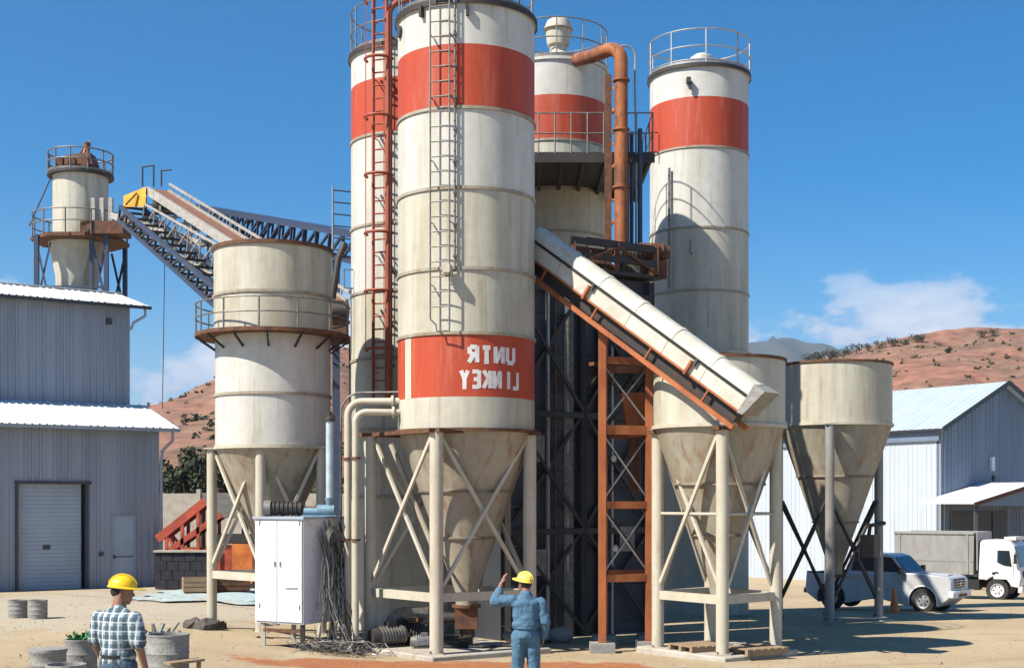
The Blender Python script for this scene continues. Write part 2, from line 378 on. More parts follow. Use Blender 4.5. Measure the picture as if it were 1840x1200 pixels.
# ------------------------------------------------------------------ ground and hills
def axis_vals(a, b, fine, step): # finer near the middle of the yard
    out = []; v = a
    while v < b: out.append(v); v += fine if abs(v) < 90 else step
    return out + [b]
xs = [-6000, -2500, -900, -400, -200] + [x * 1.5 for x in range(-80, 81)] + [200, 400, 900, 2500, 6000]
ys = [-60, -30, -15] + [i * 1. for i in range(-8, 100)] + [105, 115, 130, 150, 200, 300, 500, 900, 1800, 3500, 8000]
g = MB(); nx = len(xs)
g.add([(x, y, gz(x, y)) for y in ys for x in xs], [(j * nx + i, j * nx + i + 1, (j + 1) * nx + i + 1, (j + 1) * nx + i) for j in range(len(ys) - 1) for i in range(nx - 1)])
g.build('ground', M['ground'], kind='structure', sharp=80)

def hill(name, crest, Y0, Yc, Yb, mt, rough, zb=-4, n=90, m=26, seed=0):
    """crest: (pixel x, pixel y) outline of the ridge seen from the yard; the hill is a solid rising from Y0 to the ridge at Yc and down again"""
    b = MB(); pts = []
    px0, px1 = crest[0][0], crest[-1][0]
    for j in range(m + 1):
        t = j / m
        for i in range(n + 1):
            px = lerp(px0, px1, i / n); h = prof(crest, px)
            zc = max(ZP(h, Yc), zb)
            X = XP(px, Yc)
            if t < .6:
                u = t / .6; Y = lerp(Y0, Yc, u); s = u ** .8 * (1.0 - .12 * math.sin(u * math.pi))
            else:
                u = (t - .6) / .4; Y = lerp(Yc, Yb, u); s = 1 - sstep(0, 1, u)
            z = lerp(zb, zc, s)
            if 0 < t < 1: z += rough * (mnoise.fractal((X * .02 + seed, Y * .02, seed), .8, 2.1, 5)) * (.25 + min(s, .8)) * (1 if abs(t - .6) > .02 else .25)
            pts.append((X, Y, z))
    b.add(pts, [(j * (n + 1) + i, j * (n + 1) + i + 1, (j + 1) * (n + 1) + i + 1, (j + 1) * (n + 1) + i) for j in range(m) for i in range(n)])
    return b.build(name, mt, kind='structure', sharp=80)
hr = hill('hill', [(1150, 880), (1290, 700), (1340, 672), (1400, 655), (1450, 640), (1520, 622), (1600, 602), (1660, 590), (1720, 578), (1800, 572), (1860, 575), (2000, 590), (2250, 680), (2500, 900)], 130, 330, 560, M['hill'], 5, seed=3)
hl = hill('hill', [(-700, 900), (-300, 860), (0, 800), (180, 762), (250, 750), (300, 730), (350, 714), (390, 700), (450, 682), (520, 640), (600, 626), (680, 650), (800, 720), (950, 860), (1050, 900)], 120, 300, 480, M['hill'], 5, seed=9)
hill('mountain', [(900, 840), (1100, 690), (1250, 640), (1330, 612), (1370, 606), (1410, 601), (1450, 608), (1490, 616), (1560, 640), (1700, 700), (1900, 800)], 2300, 3200, 4200, M['mount'], 40, seed=5, n=60)

# ------------------------------------------------------------------ silo kit
def shell(root, ax, ay, courses, rings, n=72, seams=False):
    """courses: (r, z0, z1, material); rings: (r, z) hoops at the joints"""
    for k, (r, z0, z1, m) in enumerate(courses):
        o = MB().lathe([(r, z0), (r, z1)], (ax, ay, 0), n).build('shell_course', m, root)
        if seams:
            a = (k * 1.13 + .35) % 2.2 - 1.1                       # one vertical weld seam on each course
            p = Vector((ax + (r + .002) * math.sin(a), ay - (r + .002) * math.cos(a), 0))
            MB().bar(p + Vector((0, 0, z0 + .03)), p + Vector((0, 0, z1 - .03)), .014, .008).build('weld_seam', m, o)
    for (r, z) in rings:
        MB().lathe([(r, z - .035), (r + .03, z - .03), (r + .03, z + .03), (r, z + .035)], (ax, ay, 0), n).build('hoop', M['cone'], root)
def roof(root, ax, ay, r, z, rise, m, rim=.05):
    o = MB().lathe([(0, z + rise), (.25, z + rise), (r + rim, z + .02), (r + rim, z - .06), (r - .02, z - .06)], (ax, ay, 0), 72).build('roof', m, root)
    return o
def railing(root, ax, ay, r, z, h, npost, m, name='railing', rt=.018, rails=(.5, 1.), toe=True, a0=0, a1=None):
    o = MB()
    full = a1 is None
    for q in rails:
        if full: o.ring((ax, ay, z + h * q), r, rt, 64)
        else: o.path([(ax + r * math.sin(lerp(a0, a1, i / 40)), ay - r * math.cos(lerp(a0, a1, i / 40)), z + h * q) for i in range(41)], rt, 6)
    if toe and full: o.lathe([(r, z), (r + .008, z), (r + .008, z + .09), (r, z + .09)], (ax, ay, 0), 64)
    p = o.build(name, m, root)
    for i in range(npost if full else npost + 1):
        t = a0 + (2 * math.pi if full else a1 - a0) * i / npost
        q = Vector((ax + r * math.sin(t), ay - r * math.cos(t), z))
        MB().tube(q - Vector((0, 0, .05)), q + Vector((0, 0, h)), rt * 1.15, n=6).build('post', m, p)
    return p
def legs(root, pts, zt, r, m, beam_z=None, br=None, mid_z=None, mb=None, plate=.3, bands=()):
    mb = mb or m
    gs = []
    for (x, y) in pts:
        z0 = gz(x, y) + .10; gs.append(z0)
        o = MB().tube((x, y, z0), (x, y, zt), r, n=16).build('leg', m, root)
        MB().box((x, y, z0 + .015), (plate, plate, .03)).build('base_plate', m, o)
        for q in range(4):
            MB().tube((x + (q % 2 - .5) * plate * .75, y + (q // 2 - .5) * plate * .75, z0 + .02), (x + (q % 2 - .5) * plate * .75, y + (q // 2 - .5) * plate * .75, z0 + .08), .014, n=6).build('anchor_bolt', M['rust'], o)
        MB().box((x, y, zt - .02), (plate * .9, plate * .9, .036)).build('cap_plate', m, o)
    k = len(pts)
    for i in range(k):
        (ax, ay), (bx, by) = pts[i], pts[(i + 1) % k]
        a = Vector((ax, ay, 0)); b = Vector((bx, by, 0)); d = (b - a).normalized() * r * .9; a += d; b -= d
        if beam_z is not None:
            MB().bar(a + Vector((0, 0, beam_z)), b + Vector((0, 0, beam_z)), .12, .17).build('cross_beam', mb, root)
        if mid_z is not None:
            MB().tube(a + Vector((0, 0, mid_z)), b + Vector((0, 0, mid_z)), .03, n=8).build('tie_rod', mb, root)
        if br:
            n_ = Vector((d.y, -d.x, 0)).normalized() * .035
            MB().bar(a + n_ + Vector((0, 0, br[0])), b + n_ + Vector((0, 0, br[1])), .055, .07).build('brace', mb, root)
            MB().bar(a - n_ + Vector((0, 0, br[1])), b - n_ + Vector((0, 0, br[0])), .055, .07).build('brace', mb, root)
            mdl = (a + b) / 2 + Vector((0, 0, (br[0] + br[1]) / 2))
            MB().box(mdl, (.16, .02, .16), Matrix.Rotation(math.atan2((b - a).y, (b - a).x), 3, 'Z')).build('gusset', mb, root)
def frame(root, pts, z, w, h, m, ext=.15, name='top_beam'):
    k = len(pts)
    for i in range(k):
        a = Vector((*pts[i], z)); b = Vector((*pts[(i + 1) % k], z)); d = (b - a).normalized()
        MB().bar(a - d * ext, b + d * ext, w, h + .004 * (i % 2)).build(name, m, root)
def ladder(root, base, top, wdir, w, m, sp=.28, rr=.02, name='ladder', rung=.014, out=None, standoff=.0, nst=0, label=None):
    base = Vector(base); top = Vector(top); wd_ = Vector(wdir).normalized() * w / 2
    o = MB().tube(base - wd_, top - wd_, rr, n=6).build(name, m, root, label=label)
    MB().tube(base + wd_, top + wd_, rr, n=6).build('rail', m, o)
    n = int((top - base).length / sp)
    for i in range(n):
        p = base.lerp(top, (i + .6) / n)
        MB().tube(p - wd_, p + wd_, rung, n=6).build('rung', m, o)
    if out is not None:
        for i in range(nst):
            p = base.lerp(top, (i + .5) / nst)
            for q in (-1, 1): MB().bar(p + wd_ * q, p + wd_ * q + Vector(out) * standoff, .03, .012).build('bracket', m, o)
    return o
def cyl(ax, ay, r, a, z): return Vector((ax + r * math.sin(a), ay - r * math.cos(a), z))
def pad(name, pts, t, m, label=None, grow=.45, sink=.3):
    cx = sum(p[0] for p in pts) / len(pts); cy = sum(p[1] for p in pts) / len(pts)
    q = []
    for (x, y) in pts:
        d = Vector((x - cx, y - cy, 0)); d = d.normalized() * (d.length + grow); q.append((cx + d.x, cy + d.y))
    zt = max(gz(*p) for p in pts) + t
    zb = min(gz(*p) for p in q) - sink
    b = MB().prism([(x, y, zb) for x, y in q], (0, 0, zt - zb))
    o = b.build(name, m, kind='structure')
    mod = o.modifiers.new('b', 'BEVEL'); mod.width = .03; mod.segments = 2
    return zt

# ------------------------------------------------------------------ front silo
AX, AY, RR = XP(838, 27.6), 27.6, 1.41
FL = [(-2.94, 27.7), (-1.47, 26.0), (.36, 27.2), (-1.11, 28.9)]
pad('concrete_pad', FL, .10, M['concrete'])
fs = thing('cement_silo', 'tall foremost cement silo with two red bands and mirrored white lettering', 'silo', (AX, AY, gz(AX, AY)), group='cylindrical silos of the plant')
zs = [3.44, 4.05, 5.30, 6.57, 8.15, 9.72, 10.97, 11.83]
shell(fs, AX, AY, [(RR, zs[0], zs[1], M['cream']), (RR, zs[1], zs[2], M['red']), (RR, zs[2], zs[3], M['cream']), (RR, zs[3], zs[4], M['cream']),
                   (RR, zs[4], zs[5], M['white']), (RR, zs[5], zs[6], M['red']), (RR, zs[6], zs[7], M['white'])],
      [(RR, zs[2]), (RR, zs[3]), (RR, zs[4]), (RR, zs[5])])
rf = roof(fs, AX, AY, RR, zs[7], .32, M['white'], .045)
MB().lathe([(RR + .046, zs[7] + .03), (RR + .06, zs[7] + .03), (RR + .06, zs[7] - .08), (RR + .046, zs[7] - .08)], (AX, AY, 0), 72).build('rim', M['dark'], fs)
railing(fs, AX, AY, RR - .02, zs[7] + .03, 1.05, 14, M['grail'])
cz0 = -.15
cn_ = MB().lathe([(RR, zs[0]), (.22, cz0 + .25), (.22, cz0)], (AX, AY, 0), 64).build('hopper_cone', M['cone'], fs)
def cone_r(z): return .22 + (RR - .22) * (z - cz0 - .25) / (zs[0] - cz0 - .25)
for z in (1.25, 2.2): MB().lathe([(cone_r(z - .03), z - .03), (cone_r(z) + .025, z - .02), (cone_r(z) + .03, z + .02), (cone_r(z + .03), z + .03)], (AX, AY, 0), 64).build('hoop', M['seam'], cn_)
MB().lathe([(.3, cz0 - .04), (.3, cz0 + .02), (.2, cz0 + .02)], (AX, AY, 0), 24).build('discharge_flange', M['rust'], fs)
MB().lathe([(RR - .01, zs[0] - .06), (RR + .09, zs[0] - .06), (RR + .09, zs[0]), (RR, zs[0])], (AX, AY, 0), 72).build('base_ring', M['rust'], fs)
legs(fs, FL, 3.36, .135, M['leg'], .12, (.35, 3.25), None)
frame(fs, FL, 3.37, .2, .07, M['rust'], .22)
# the red band's white stripe and its mirrored lettering
def on_band(u0, u1, z0, z1, R, n=4):
    b = MB(); b.lathe([(R, z0), (R, z1)], (AX, AY, 0), n, u0, u1); return b
on_band(-1.02, -.86, zs[1] - .01, zs[2] - .04, RR + .004).build('white_stripe', M['cream'], fs)
LET = {  # strokes in a unit box
 'U': [((0, 1), (0, .12)), ((0, .06), (1, .06)), ((1, .12), (1, 1))], 'N': [((0, 0), (0, 1)), ((0, 1), (1, 0)), ((1, 0), (1, 1))],
 'Z': [((0, .94), (1, .94)), ((1, .94), (.15, .06)), ((0, .06), (1, .06))], 'R': [((0, 0), (0, 1)), ((0, .94), (.85, .94)), ((.9, .94), (.9, .52)), ((0, .5), (.9, .5)), ((.4, .5), (1, 0))],
 'T': [((0, .92), (1, .92)), ((.5, .9), (.5, .04)), ((.2, .05), (.8, .05))], 'K': [((0, 0), (0, 1)), ((0, .45), (1, 1)), ((.3, .55), (1, 0))],
 'L': [((0, 1), (0, 0)), ((0, .06), (1, .06))], 'I': [((.5, 0), (.5, 1))], 'E': [((0, 0), (0, 1)), ((0, .94), (1, .94)), ((0, .5), (.8, .5)), ((0, .06), (1, .06))],
 'Y': [((.5, 0), (.5, .5)), ((.5, .5), (0, 1)), ((.5, .5), (1, 1)), ((.2, .04), (.8, .04))]}
def lettering(txt, ua, ub, z0, z1, th):
    n = len(txt); wc = (ub - ua) / n; gap = .40
    for k, ch in enumerate(txt):
        b = MB(); r = ub - wc * k - wc * gap / 2; lw = wc * (1 - gap) * (.3 if ch == 'I' else 1)
        for (p, q) in LET[ch]:
            P = Vector((r - p[0] * lw, lerp(z0, z1, p[1]))); Q = Vector((r - q[0] * lw, lerp(z0, z1, q[1])))
            Pm = Vector((P.x * RR, P.y)); Qm = Vector((Q.x * RR, Q.y)); d = (Qm - Pm).normalized(); nn = Vector((-d.y, d.x)) * th / 2
            seg = 5
            for i in range(seg):
                A = Pm.lerp(Qm, i / seg); B = Pm.lerp(Qm, (i + 1) / seg)
                qd = [A + nn, A - nn, B - nn, B + nn]
                b.add([cyl(AX, AY, RR + .005, c.x / RR, c.y) for c in qd], [(0, 1, 2, 3)])
        b.build('letter', M['letter'], fs)
lettering('UNTR', .03, .80, 4.72, 5.04, .088)
lettering('LINKEY', -.07, .87, 4.22, 4.56, .08)
# ladder up the shell, conduit beside it
la = -.30
lb = cyl(AX, AY, RR + .17, la, 5.62); lt = cyl(AX, AY, RR + .17, la, 12.95)
out = Vector((-math.sin(la), math.cos(la), 0)); wdir = Vector((math.cos(la), math.sin(la), 0))
ld = ladder(fs, lb, lt, wdir, .40, M['grail'], .285, .019, out=out, standoff=.17, nst=6)
MB().path([lb - wdir * .2, lb - wdir * .2 + Vector((0, 0, -.06)), lb - wdir * .08 + Vector((0, 0, -.18)), lb - wdir * .06 + Vector((0, 0, -.30)), lb + wdir * .2 + Vector((0, 0, -.30)), lb + wdir * .2], .018, 6).build('foot_loop', M['grail'], ld)
c1 = cyl(AX, AY, RR + .05, -.12, 6.5)
MB().tube(c1, c1 + Vector((0, 0, 5.5)), .022, n=8).build('conduit', M['grail'], fs)
for k in range(9): MB().box(c1 + Vector((0, 0, .3 + k * .62)), (.07, .09, .04)).build('conduit_clip', M['galv'], fs)
jb = MB().box(cyl(AX, AY, RR + .20, -.20, 6.52), (.15, .22, .16), Matrix.Rotation(-.2, 3, 'Z')).build('junction_box', M['leg'], fs)
MB().bar(cyl(AX, AY, RR, -.20, 6.52), cyl(AX, AY, RR + .16, -.20, 6.52), .04).build('bracket', M['grail'], jb)
hp = cyl(AX, AY, RR + .004, -1.2, 11.5); hn = Vector((math.sin(-1.2), -math.cos(-1.2), 0))
MB().tube(hp, hp + hn * .05, .12, n=20).build('inspection_port', M['trim'], fs)
for a_, dz in ((-.62, .0), (.05, .06)):                    # lifting lugs below the rim
    p = cyl(AX, AY, RR + .05, a_, zs[7] - .16 - dz); MB().box(p, (.06, .1, .22), Matrix.Rotation(a_, 3, 'Z')).build('lifting_lug', M['dark'], fs)

# ------------------------------------------------------------------ silo behind, left, with the red caged ladder
BX, BY = XP(734, 33), 33.
bs = thing('cement_silo', 'cream silo with a single red band behind the lettered silo, red caged ladder on it', 'silo', (BX, BY, gz(BX, BY)), group='cylindrical silos of the plant')
zb_ = [gz(BX, BY) - .1, 2.1, 3.7, 5.4, 7.0, 8.6, 10.73, 12.05, 12.85]
shell(bs, BX, BY, [(RR, zb_[i], zb_[i + 1], M['red'] if i == 6 else (M['white'] if i > 3 else M['cream'])) for i in range(8)], [(RR, zb_[i]) for i in (1, 2, 3, 4, 5, 6)])
roof(bs, BX, BY, RR, zb_[8], .3, M['white'], .05)
MB().lathe([(RR + .052, zb_[8] + .03), (RR + .07, zb_[8] + .03), (RR + .07, zb_[8] - .08), (RR + .052, zb_[8] - .08)], (BX, BY, 0), 72).build('rim', M['dark'], bs)
railing(bs, BX, BY, RR, zb_[8] + .03, 1.05, 12, M['grail'])
a_ = -.33
rb = cyl(BX, BY, RR + .28, a_, 4.35); rt_ = cyl(BX, BY, RR + .28, a_, 14.0)
o_ = Vector((-math.sin(a_), math.cos(a_), 0)); w_ = Vector((math.cos(a_), math.sin(a_), 0))
cl = ladder(bs, rb, rt_, w_, .34, M['redsteel'], .30, .042, 'caged_ladder', .02, o_, .28, 7, label='red ladder with safety hoops')
for k in range(7):
    z = 5.55 + k * 1.36; c = cyl(BX, BY, RR + .28, a_, z)
    pts = arc(c - o_ * .05, .33, -.15, math.pi + .15, w_, -o_, 14)
    MB().path(pts, .036, 6).build('hoop', M['redsteel'], cl)
for q in (.25, .5, .75):
    pa = cyl(BX, BY, RR + .28, a_, 5.55) - o_ * .05 + w_ * .33 * math.cos(math.pi * q) - o_ * .33 * math.sin(math.pi * q)
    if q != .5: MB().bar(pa, pa + Vector((0, 0, 8.16)), .02, .012).build('cage_strap', M['redsteel'], cl)
# red filling pipe rising beside the ladder and bending over to the front silo
fp0 = cyl(BX, BY, RR + .42, a_ + .16, 4.35); fp0.z = 4.3
top = fp0.copy(); top.z = 13.35
pts = [fp0, Vector((fp0.x, fp0.y, 9)), top] + arc(top + Vector((.3, 0, 0)), .3, math.pi, math.pi / 2, (1, 0, 0), (0, 0, 1), 6)[1:]
end = Vector((AX - .75, AY + .55, 13.35)); pts += [Vector((top.x + .6, top.y - .3, 13.65)), Vector((end.x - .2, end.y + .3, 13.6)), end, Vector((end.x + .05, end.y - .1, 12.0))]
MB().path(pts, .075, 10).build('fill_pipe', M['redsteel'], bs)
for z in (5.2, 7.4, 9.6, 11.8): MB().bar(Vector((fp0.x, fp0.y, z)), cyl(BX, BY, RR, a_ + .16, z), .05).build('pipe_bracket', M['redsteel'], bs)
# small grated step platform low on its left flank
for a2, z in ((-1.12, 7.15),):
    p = cyl(BX, BY, RR + .03, a2, z); q = Vector((math.sin(a2), -math.cos(a2), 0))
    MB().path([p, p + q * .22, p + q * .22 + Vector((0, 0, .45)), p + Vector((0, 0, .45))], .02, 6).build('grab_rail', M['grail'], bs)
    MB().path([p + Vector((0, 0, -1.6)) + q * .05, p + q * .05], .015, 6).build('grab_rail', M['grail'], bs)

# ------------------------------------------------------------------ hopper silo on legs, left
HX, HYY, HR = XP(491, 29.8), 29.8, 1.27
HL = [(-6.74, 30.0), (-5.4, 28.7), (-4.18, 29.3), (-5.52, 30.6)]
hsil = thing('hopper_silo', 'squat cream silo on four legs with a railed walkway round its middle', 'silo', (HX, HYY, gz(HX, HYY)))
hz = [3.19, 4.32, 5.7, 6.5, 7.56]
shell(hsil, HX, HYY, [(HR, hz[0], hz[1], M['white']), (HR, hz[1], hz[2], M['white']), (HR + .03, hz[2], hz[3], M['cream']), (HR + .03, hz[3], hz[4], M['cream'])], [(HR, hz[1]), (HR + .03, hz[3])])
roof(hsil, HX, HYY, HR + .03, hz[4], .12, M['cone'], .03)
MB().lathe([(HR + .061, hz[4] + .03), (HR + .075, hz[4] + .03), (HR + .075, hz[4] - .05), (HR + .061, hz[4] - .05)], (HX, HYY, 0), 72).build('rim', M['rust'], hsil)
cn2 = MB().lathe([(HR, hz[0]), (.2, .85), (.2, .55)], (HX, HYY, 0), 64).build('hopper_cone', M['cone'], hsil)
MB().lathe([(HR - .01, hz[0] - .05), (HR + .03, hz[0] - .05), (HR + .03, hz[0] + .03), (HR, hz[0] + .03)], (HX, HYY, 0), 72).build('base_ring', M['leg'], hsil)
legs(hsil, HL, 3.2, .115, M['leg'], .36, (.62, 3.05), plate=.34)
wk = MB().lathe([(HR + .02, hz[2] - .02), (HR + .44, hz[2] - .02), (HR + .44, hz[2] - .1), (HR + .02, hz[2] - .1), (HR + .02, hz[2] - .02)], (HX, HYY, 0), 72).build('walkway', M['rust'], hsil)
for k in range(14):
    t = k * 2 * math.pi / 14 + .1; p = cyl(HX, HYY, HR, t, hz[2] - .38); q = cyl(HX, HYY, HR + .42, t, hz[2] - .1)
    MB().bar(p, q, .04, .04).build('bracket', M['dark'], wk)
railing(hsil, HX, HYY, HR + .42, hz[2], .62, 13, M['grail'], toe=False)
MB().box((HX + .1, HYY, .45), (.5, .5, .2)).build('slide_gate', M['rust'], hsil)

# ------------------------------------------------------------------ middle silo, right silo
MX, MY, MR = XP(997, 37.5), 37.5, 1.46
ms = thing('cement_silo', 'shaded silo between the lettered silo and the orange duct, domed vent on top', 'silo', (MX, MY, gz(MX, MY)), group='cylindrical silos of the plant')
mz = [gz(MX, MY) - .1, 2.5, 4.6, 6.8, 9.3, 11.76, 12.98, 13.98]
shell(ms, MX, MY, [(MR, mz[i], mz[i + 1], M['red'] if i == 5 else (M['white'] if i == 6 else M['cream'])) for i in range(7)], [(MR, mz[i]) for i in (2, 3, 4, 5)])
roof(ms, MX, MY, MR, mz[7], .25, M['white'])
railing(ms, MX, MY, MR, mz[7] + .03, 1.05, 12, M['grail'])
vx, vy = XP(1003, 36.7), 36.7
vb = 13.98; v = MB().lathe([(.34, vb), (.34, vb + .25), (.23, vb + .33), (.23, vb + .5), (.3, vb + .52), (.34, vb + .8), (.34, vb + .92), (.38, vb + .92), (.38, vb + 1.0), (.31, vb + 1.18), (.16, vb + 1.28), (0, vb + 1.3)], (vx, vy, 0), 28).build('dust_filter', M['cream'], ms, label='cream domed vent on the roof')
MB().ring((vx, vy, vb + .94), .385, .02, 28).build('clamp_band', M['seam'], v)
SX, SY, SR = XP(1256, 41.5), 41.5, 1.52
rs = thing('cement_silo', 'rightmost tall silo with one red band and a railed roof', 'silo', (SX, SY, gz(SX, SY)), group='cylindrical silos of the plant')
rk = lambda z: 2 + (z - 2) * 41.5 / 38.7
rz_ = [gz(SX, SY) - .1] + [rk(z) for z in (2.6, 4.5, 6.2, 7.9, 9.66, 11.9, 13.3, 14.2)]
shell(rs, SX, SY, [(SR, rz_[i], rz_[i + 1], M['red'] if i == 6 else (M['white'] if i >= 5 else M['cream'])) for i in range(8)], [(SR, rz_[i]) for i in (3, 4, 5, 6)])
roof(rs, SX, SY, SR, rz_[8], .28, M['white'], .06)
MB().lathe([(SR + .062, rz_[8] + .03), (SR + .08, rz_[8] + .03), (SR + .08, rz_[8] - .08), (SR + .062, rz_[8] - .08)], (SX, SY, 0), 72).build('rim', M['dark'], rs)
railing(rs, SX, SY, SR + .03, rz_[8] + .03, 1.02, 9, M['galv'], rails=(.1, .5, 1.), rt=.024)
MB().lathe([(.35, 0), (.35, .42), (.2, .52), (0, .54)], (SX, SY - .6, rz_[8] + .05), 24).build('roof_vent', M['white'], rs)
p = cyl(SX, SY, SR + .12, -.33, rk(13.72)); MB().box(p, (.12, .22, .16)).build('floodlight', M['trim'], rs); MB().box(p + Vector((.05, -.02, -.16)), (.09, .1, .2)).build('floodlight_bracket', M['trim'], rs)
p0 = cyl(SX, SY, SR + .10, -.72, rk(8.0)); MB().tube(p0, p0 + Vector((0, 0, 3.6)), .04, n=8).build('riser_pipe', M['grail'], rs)
p0 = cyl(SX, SY, SR + .05, -1.05, rk(11.9)); qn = Vector((math.sin(-1.05), -math.cos(-1.05), 0))
MB().path([p0, p0 + qn * .25, p0 + qn * .25 + Vector((0, 0, .6)), p0 + Vector((0, 0, .6))], .025, 6).build('grab_rail', M['redsteel'], rs)
p0 = cyl(SX, SY, SR + .02, -.28, rk(8.9)); qn = Vector((math.sin(-.28), -math.cos(-.28), 0))
MB().path([p0, p0 + qn * .3 + Vector((0, 0, .02)), p0 + qn * .3 + Vector((0, 0, .35))], .02, 6).build('grab_rail', M['grail'], rs)
sp_ = MB().lathe([(SR, rk(6.15)), (SR + .12, rk(6.15)), (SR + .12, rk(6.23)), (SR, rk(6.23))], (SX, SY, 0), 64).build('base_ring', M['leg'], rs)

# ------------------------------------------------------------------ service platform on the middle silo, orange duct, pipes
PZ = 10.55
pf = thing('service_platform', 'dark steel service platform with handrails wrapped round the shaded middle silo', 'platform', (MX + .8, MY - 1.5, PZ))
px0, px1, py0, py1 = -1.0, XP(1166, 34.3), 32.9, 37.2  # deck extended out of view to the left to shade the middle silo
MB().box(((px0 + px1) / 2, (py0 + py1) / 2 + .0, PZ), (px1 - px0, py1 - py0, .08)).build('deck', M['dark'], pf)
for k in range(9):
    x = lerp(px0 + .1, px1 - .1, k / 8); MB().bar((x, py0 + .02, PZ - .1), (x, py1 - .02, PZ - .1), .08, .14).build('joist', M['dark'], pf)
for y in (py0, py1): MB().bar((px0, y, PZ - .12), (px1, y, PZ - .12), .06, .2).build('edge_beam', M['dark'], pf)
for k in range(12):
    x = lerp(px0 + .05, px1 - .05, k / 11); MB().tube((x, py0, PZ), (x, py0, PZ + 1.0), .022, n=6).build('post', M['grail'], pf)
for k in range(1, 6):
    y = lerp(py0, py1, k / 5); MB().tube((px1 - .05, y, PZ), (px1 - .05, y, PZ + 1.0), .022, n=6).build('post', M['blue'], pf)
for z in (.5, 1.): MB().path([(px0 + .05, py0, PZ + z), (px1 - .05, py0, PZ + z), (px1 - .05, py1, PZ + z)], .02, 6).build('handrail', M['grail'], pf)

od = thing('dust_duct', 'thick orange duct rising past the platform and bending over to the domed silo roof', 'duct', (XP(1116, 32.5), 32.5, 7.4))
dx, dy = XP(1116, 32.5), 32.5
tp = Vector((dx, dy, ZP(110, 32.5)))
pts = [Vector((dx, dy, 7.4)), Vector((dx, dy, 10)), tp] + arc(tp + Vector((-.28, .2, 0)), .34, 0, math.pi / 2, Vector((.28, -.2, 0)).normalized(), (0, 0, 1), 7)[1:]
q = pts[-1]; pts += [q + Vector((-.35, .7, .08)), q + Vector((-.7, 1.6, .28)), Vector((MX + .85, MY - 1.0, 14.12)), Vector((MX + .7, MY - .8, 14.0))]
d_ = MB().path(pts, .165, 16).build('duct', M['ductm'], od)
for z in (8.2, 9.6, 11.0, 12.2): MB().lathe([(.16, z), (.21, z), (.21, z + .05), (.16, z + .05)], (dx, dy, 0), 16).build('flange', M['ductm'], d_)
x2 = XP(1093, 32.6)
MB().bar((x2, 32.65, 7.4), (x2, 32.65, 12.4), .16, .16).build('riser', M['rust'], od)
for k in range(7):
    z = 8.0 + k * .68; MB().bar((x2, 32.65, z), (dx, dy, z + (.3 if k % 2 else -.05)), .05).build('lattice_bar', M['orange'], od)
vp = thing('vent_pole', 'thin white vent pole with a hooked top beside the orange duct', 'pole', (XP(1143, 32.9), 32.9, 7.36))
vx = XP(1143, 32.9); pts = [Vector((vx, 32.9, 7.36)), Vector((vx, 32.9, 10.8)), Vector((vx - .03, 32.9, 12.3))] + arc((vx - .28, 32.9, 12.95), .26, 0, math.pi * .8, (1, 0, 0), (0, 0, 1), 8)
MB().path(pts, .028, 8).build('pole', M['galv'], vp)
MB().box((vx, 32.9, 7.38), (.18, .18, .04)).build('foot', M['galv'], vp)
for pxx, r, m, Yy, z1, lab in ((1135, .05, 'blue', 32.95, 11.1, 'narrow dark blue pipe directly beside the orange duct'), (1150, .06, 'blue', 32.7, 11.1, 'wider dark blue pipe right of the white vent pole'), (1129, .03, 'galv', 33.05, 11.1, 'thin bare metal conduit behind the orange duct')):
    x = XP(pxx, Yy); o = thing('pipe', lab, 'pipe', (x, Yy, 7.35))
    MB().tube((x, Yy, 7.3), (x, Yy, z1), r, n=10).build('pipe_run', M[m], o)
    MB().tube((x, Yy, 7.3), (x, Yy, 7.36), r + .05, n=10).build('flange', M[m], o)

# ------------------------------------------------------------------ cladding kit
def sheet(root, O, U, Vv, N, u0, u1, v0, v1, m, name='cladding_panel', pitch=.225, hgt=.028, wid=.93, top=None, openings=()):
    """ribbed sheets side by side: O + U*u + V*v, ribs proud along N, cut round the openings (u0, u1, v0, v1); top(u) limits v"""
    O = Vector(O); cuts = sorted(set([u0, u1] + [u0 + k * wid for k in range(1, int((u1 - u0) / wid) + 1)] + [q for o in openings for q in o[:2] if u0 < q < u1]))
    cuts = [c for i, c in enumerate(cuts) if i == 0 or c - cuts[i - 1] > .004]
    for a, b in zip(cuts, cuts[1:]):
        iv = [(v0, v1)]
        for (oa, ob, oc, od_) in openings:
            if oa < (a + b) / 2 < ob:
                nv = []
                for (p, q) in iv:
                    if oc > p + .01: nv.append((p, min(q, oc)))
                    if od_ < q - .01: nv.append((max(p, od_), q))
                iv = nv
        g_ = .003
        pr = [(a + g_, 0)]; k = math.ceil((a + .05) / pitch)
        while k * pitch < b - .05:
            c = k * pitch; pr += [(c - .04, 0), (c - .02, hgt), (c + .02, hgt), (c + .04, 0)]; k += 1
        pr.append((b - g_, 0))
        if top:                                                 # keep an apex
            ap = [u for u in top.__defaults__[0] if a < u < b] if top.__defaults__ else []
            for u in ap:
                if all(abs(u - p[0]) > .01 for p in pr): pr.append((u, 0))
            pr.sort()
        for (p, q) in iv:
            vs = []; fsx = []
            for (u, h) in pr:
                qq = min(q, top(u)) if top else q
                if qq <= p: qq = p + .001
                vs += [O + U * u + Vv * p + N * h, O + U * u + Vv * qq + N * h]
            for i in range(len(pr) - 1): fsx.append((2 * i, 2 * i + 2, 2 * i + 3, 2 * i + 1))
            MB().add(vs, fsx).build(name, m, root, sharp=20)
Z = Vector((0, 0, 1))
def hull(root, O, U, N, u0, u1, depth, z0, z1, m, name='core', inset=.02):
    O = Vector(O); a = O + U * u0 - N * inset; b = O + U * u1 - N * inset
    return MB().prism([a + Z * z0, b + Z * z0, b - N * depth + Z * z0, a - N * depth + Z * z0], Z * (z1 - z0)).build(name, m, root)

